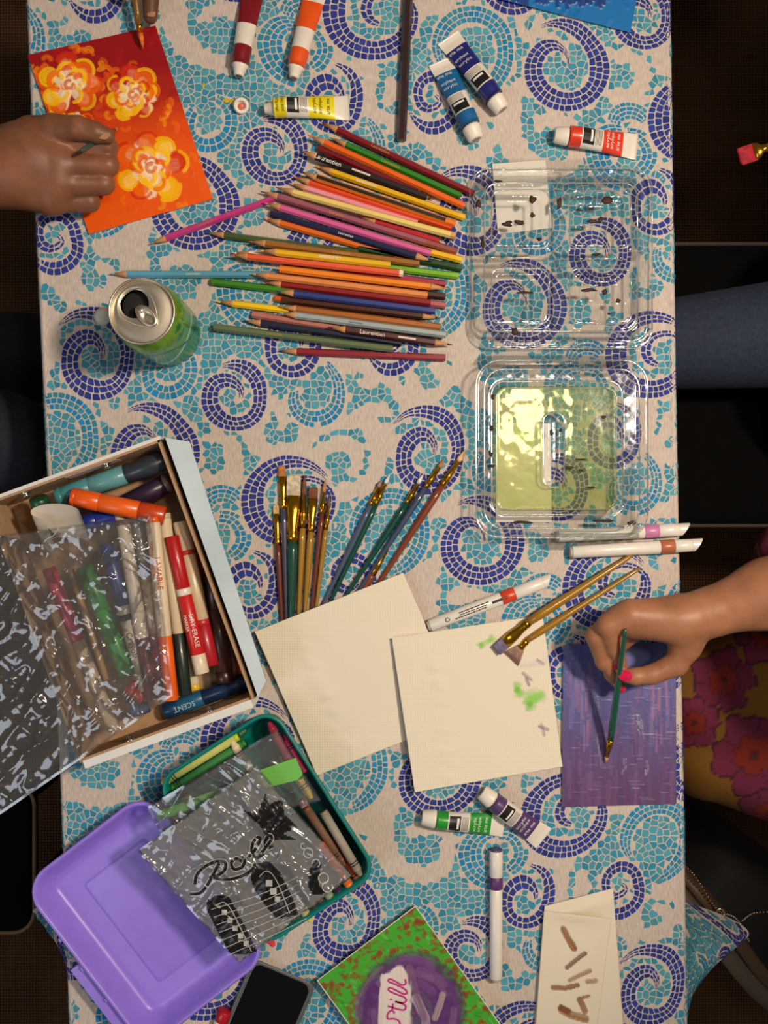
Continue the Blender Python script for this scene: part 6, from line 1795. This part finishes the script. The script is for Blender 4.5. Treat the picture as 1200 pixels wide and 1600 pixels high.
# --- neighbour in jeans
denim = mat('blue_denim', (32, 42, 64), .85, var=.3, vscale=200, bump=.5, bscale=1100)
p4 = thing('person', 'person in blue jeans sitting beside the clear container', 'person', w(1300, 540, FLOOR))
organic('jeans', [(wpx(900, 552, -215), 68, wpx(1330, 512, -200), 104), (wpx(1400, 590, -215), 96, wpx(1290, 640, -230), 84), (wpx(900, 552, -215), 70, wpx(840, 552, -600), 58), (wpx(840, 552, -600), 58, wpx(830, 552, -1085), 52)], [], 8, denim, p4, kt=26)
organic('dark_top', [(wpx(1380, 430, -60), 110, wpx(1380, 560, -100), 130)], [], 12, dark, p4)
seam = [wpx(1050 + k * 11, 486 - k * 3.4 + .08 * k * k, -150) * S for k in range(24)]
mk('hem_stitching', *tube_path([np.array(q) for q in seam], 1.1 * S, 5), mat('denim_thread', (120, 110, 96), .9), p4, True)

# ================================================================== chairs, bag, brush beyond the edge
chair_m = mat('dark_chair_vinyl', (7, 6, 6), .95, var=.2, spec=.1)
def chair(label, cx, cy, wx_, wy_, z, piping):
    t = thing('chair', label, 'chair', w(cx, cy, FLOOR))
    c = wpx(cx, cy, z)[:2]; e1 = np.array((1., 0)); e2 = np.array((0, 1.))
    R_ = lambda d, zz, r=40: rr_loop(c, e1, e2, wx_ + d, wy_ + d, r, zz, 6)
    st_ = mk('seat', *loft([R_(-8, z - 46), R_(0, z - 36), R_(0, z - 14), R_(-10, z - 2), R_(-40, z)]), chair_m, t, True)
    lp_ = np.array(R_(1, z - 12)); mk('piping', *tube_path(np.vstack([lp_, lp_[:1]]), 4 * S, 6), piping, st_, True)
    for sx in (-1, 1):
        for sy in (-1, 1):
            p = np.array(((c[0] + sx * (wx_ - 40)) * S, (c[1] + sy * (wy_ - 40)) * S, FLOOR * S)); q = p.copy(); q[2] = (z - 44) * S
            mk('leg', *lathe(p, q, [(0, 12 * S), (q[2] - p[2], 16 * S)], 10), chair_m, t, True)
chair('dark padded chair with pale piping under the jeans wearer', 1440, 600, 520, 268, -330, mat('chair_piping', (62, 48, 42), .8))
chair('dark chair with tan edge below the big zip bag', -165, 1345, 260, 140, -330, mat('tan_edge', (108, 86, 62), .7))
# handbag with straps and a chain
hb = thing('handbag', 'dark handbag with leather straps and chain beside the table corner', 'handbag', w(1200, 1480, FLOOR))
leather = mat('dark_leather', (18, 14, 12), .75, bump=.3, bscale=500)
hz = -560
V, F = loft([rr_loop(wpx(1185, 1450, hz)[:2], np.array((.8, -.6)), np.array((.6, .8)), 190 * k1, 120 * k1, 40, zz, 6) for k1, zz in ((.9, FLOOR + 1), (1.05, -1000), (1.0, -760), (.7, hz - 40), (.5, hz - 30))])
mk('body', V, F, leather, hb, True)
def strap(pts, wd, nm, m_):
    sp = spline([wpx(*q) * S for q in pts], 40); V1, F1 = ribbon(sp, wd * S); V2 = V1.copy(); V2[:, 2] -= 5 * S; n = len(V1)
    mk(nm, np.vstack([V1, V2]), F1 + [[q + n for q in f[::-1]] for f in F1] + [[i, i + 1, n + i + 1, n + i] for i in range(39)] + [[40 + i + 1, 40 + i, n + 40 + i, n + 40 + i + 1] for i in range(39)], m_, hb, True)
tan = mat('taupe_strap_leather', (92, 80, 66), .5, bump=.2, bscale=600)
strap([(1020, 1330, -440), (1080, 1410, -400), (1120, 1470, -420), (1175, 1540, -480), (1230, 1590, -540)], 34, 'strap', tan)
strap([(1040, 1330, -430), (1095, 1395, -390), (1130, 1435, -400), (1190, 1520, -470), (1250, 1580, -530)], 26, 'strap', mat('brown_strap_leather', (84, 60, 38), .5, bump=.2, bscale=600))
cp = spline([wpx(*q) * S for q in ((1050, 1335, -380), (1085, 1368, -370), (1120, 1420, -380), (1150, 1435, -390), (1170, 1470, -420))], 46)
cp2 = spline([wpx(*q) * S for q in ((1160, 1438, -392), (1180, 1426, -400), (1230, 1424, -420))], 18)
silver = mat('silver_chain', (220, 200, 180), .2, 1.0)
for nm, arr in (('chain', cp), ('chain', cp2)):
    tag(mk(nm, *merge(*[lathe(p - np.array((0, 0, 2 * S)), p + np.array((0, 0, 2 * S)), [(0, 1.2 * S), (2 * S, 2.6 * S), (4 * S, 1.2 * S)], 6) for p in arr]), silver, hb, True), kind='stuff')
cl_ = wpx(1125, 1428, -374) * S
mk('clasp', *tube_path([cl_ + np.array((math.cos(q) * 8 * S, math.sin(q) * 10 * S, 0)) for q in np.linspace(0, 6.3, 20)], 2.4 * S, 6), silver, hb, True)
# brush with red tip held out beyond the table edge
A = (1154, 246); 
brush('red-tipped brush poking in beyond the table edge', (1154, 246), (1196, 232), (1330, 190), (110, 78, 24), (176, 34, 48), -60, -40, 7, 15, 'flat', 26, zf=-56)
# glasses of dark scarf on the floor
p5 = thing('person', 'person at the far corner whose hand holds the red-tipped brush', 'person', w(1420, 200, FLOOR))
organic('body', [(X(1500, 110, 0), 52, X(1370, 160, -30), 44)], [[(X(1370, 160, -30), 22), (X(1315, 165, -30), 18), (X(1290, 195, -42), 14), (X(1305, 205, -52), 11)], [(X(1380, 180, -40), 22), (X(1325, 225, -50), 18), (X(1300, 215, -56), 14)]], 5, skin2, p5)
organic('trousers', [(wpx(1500, 150, -260), 130, wpx(1400, 190, -420), 100), (wpx(1400, 190, -420), 100, wpx(1400, 190, -1080), 70)], [], 12, dark, p5)

for o in bpy.data.objects:
    for k in ('_ab', '_main'):
        if k in o: del o[k]
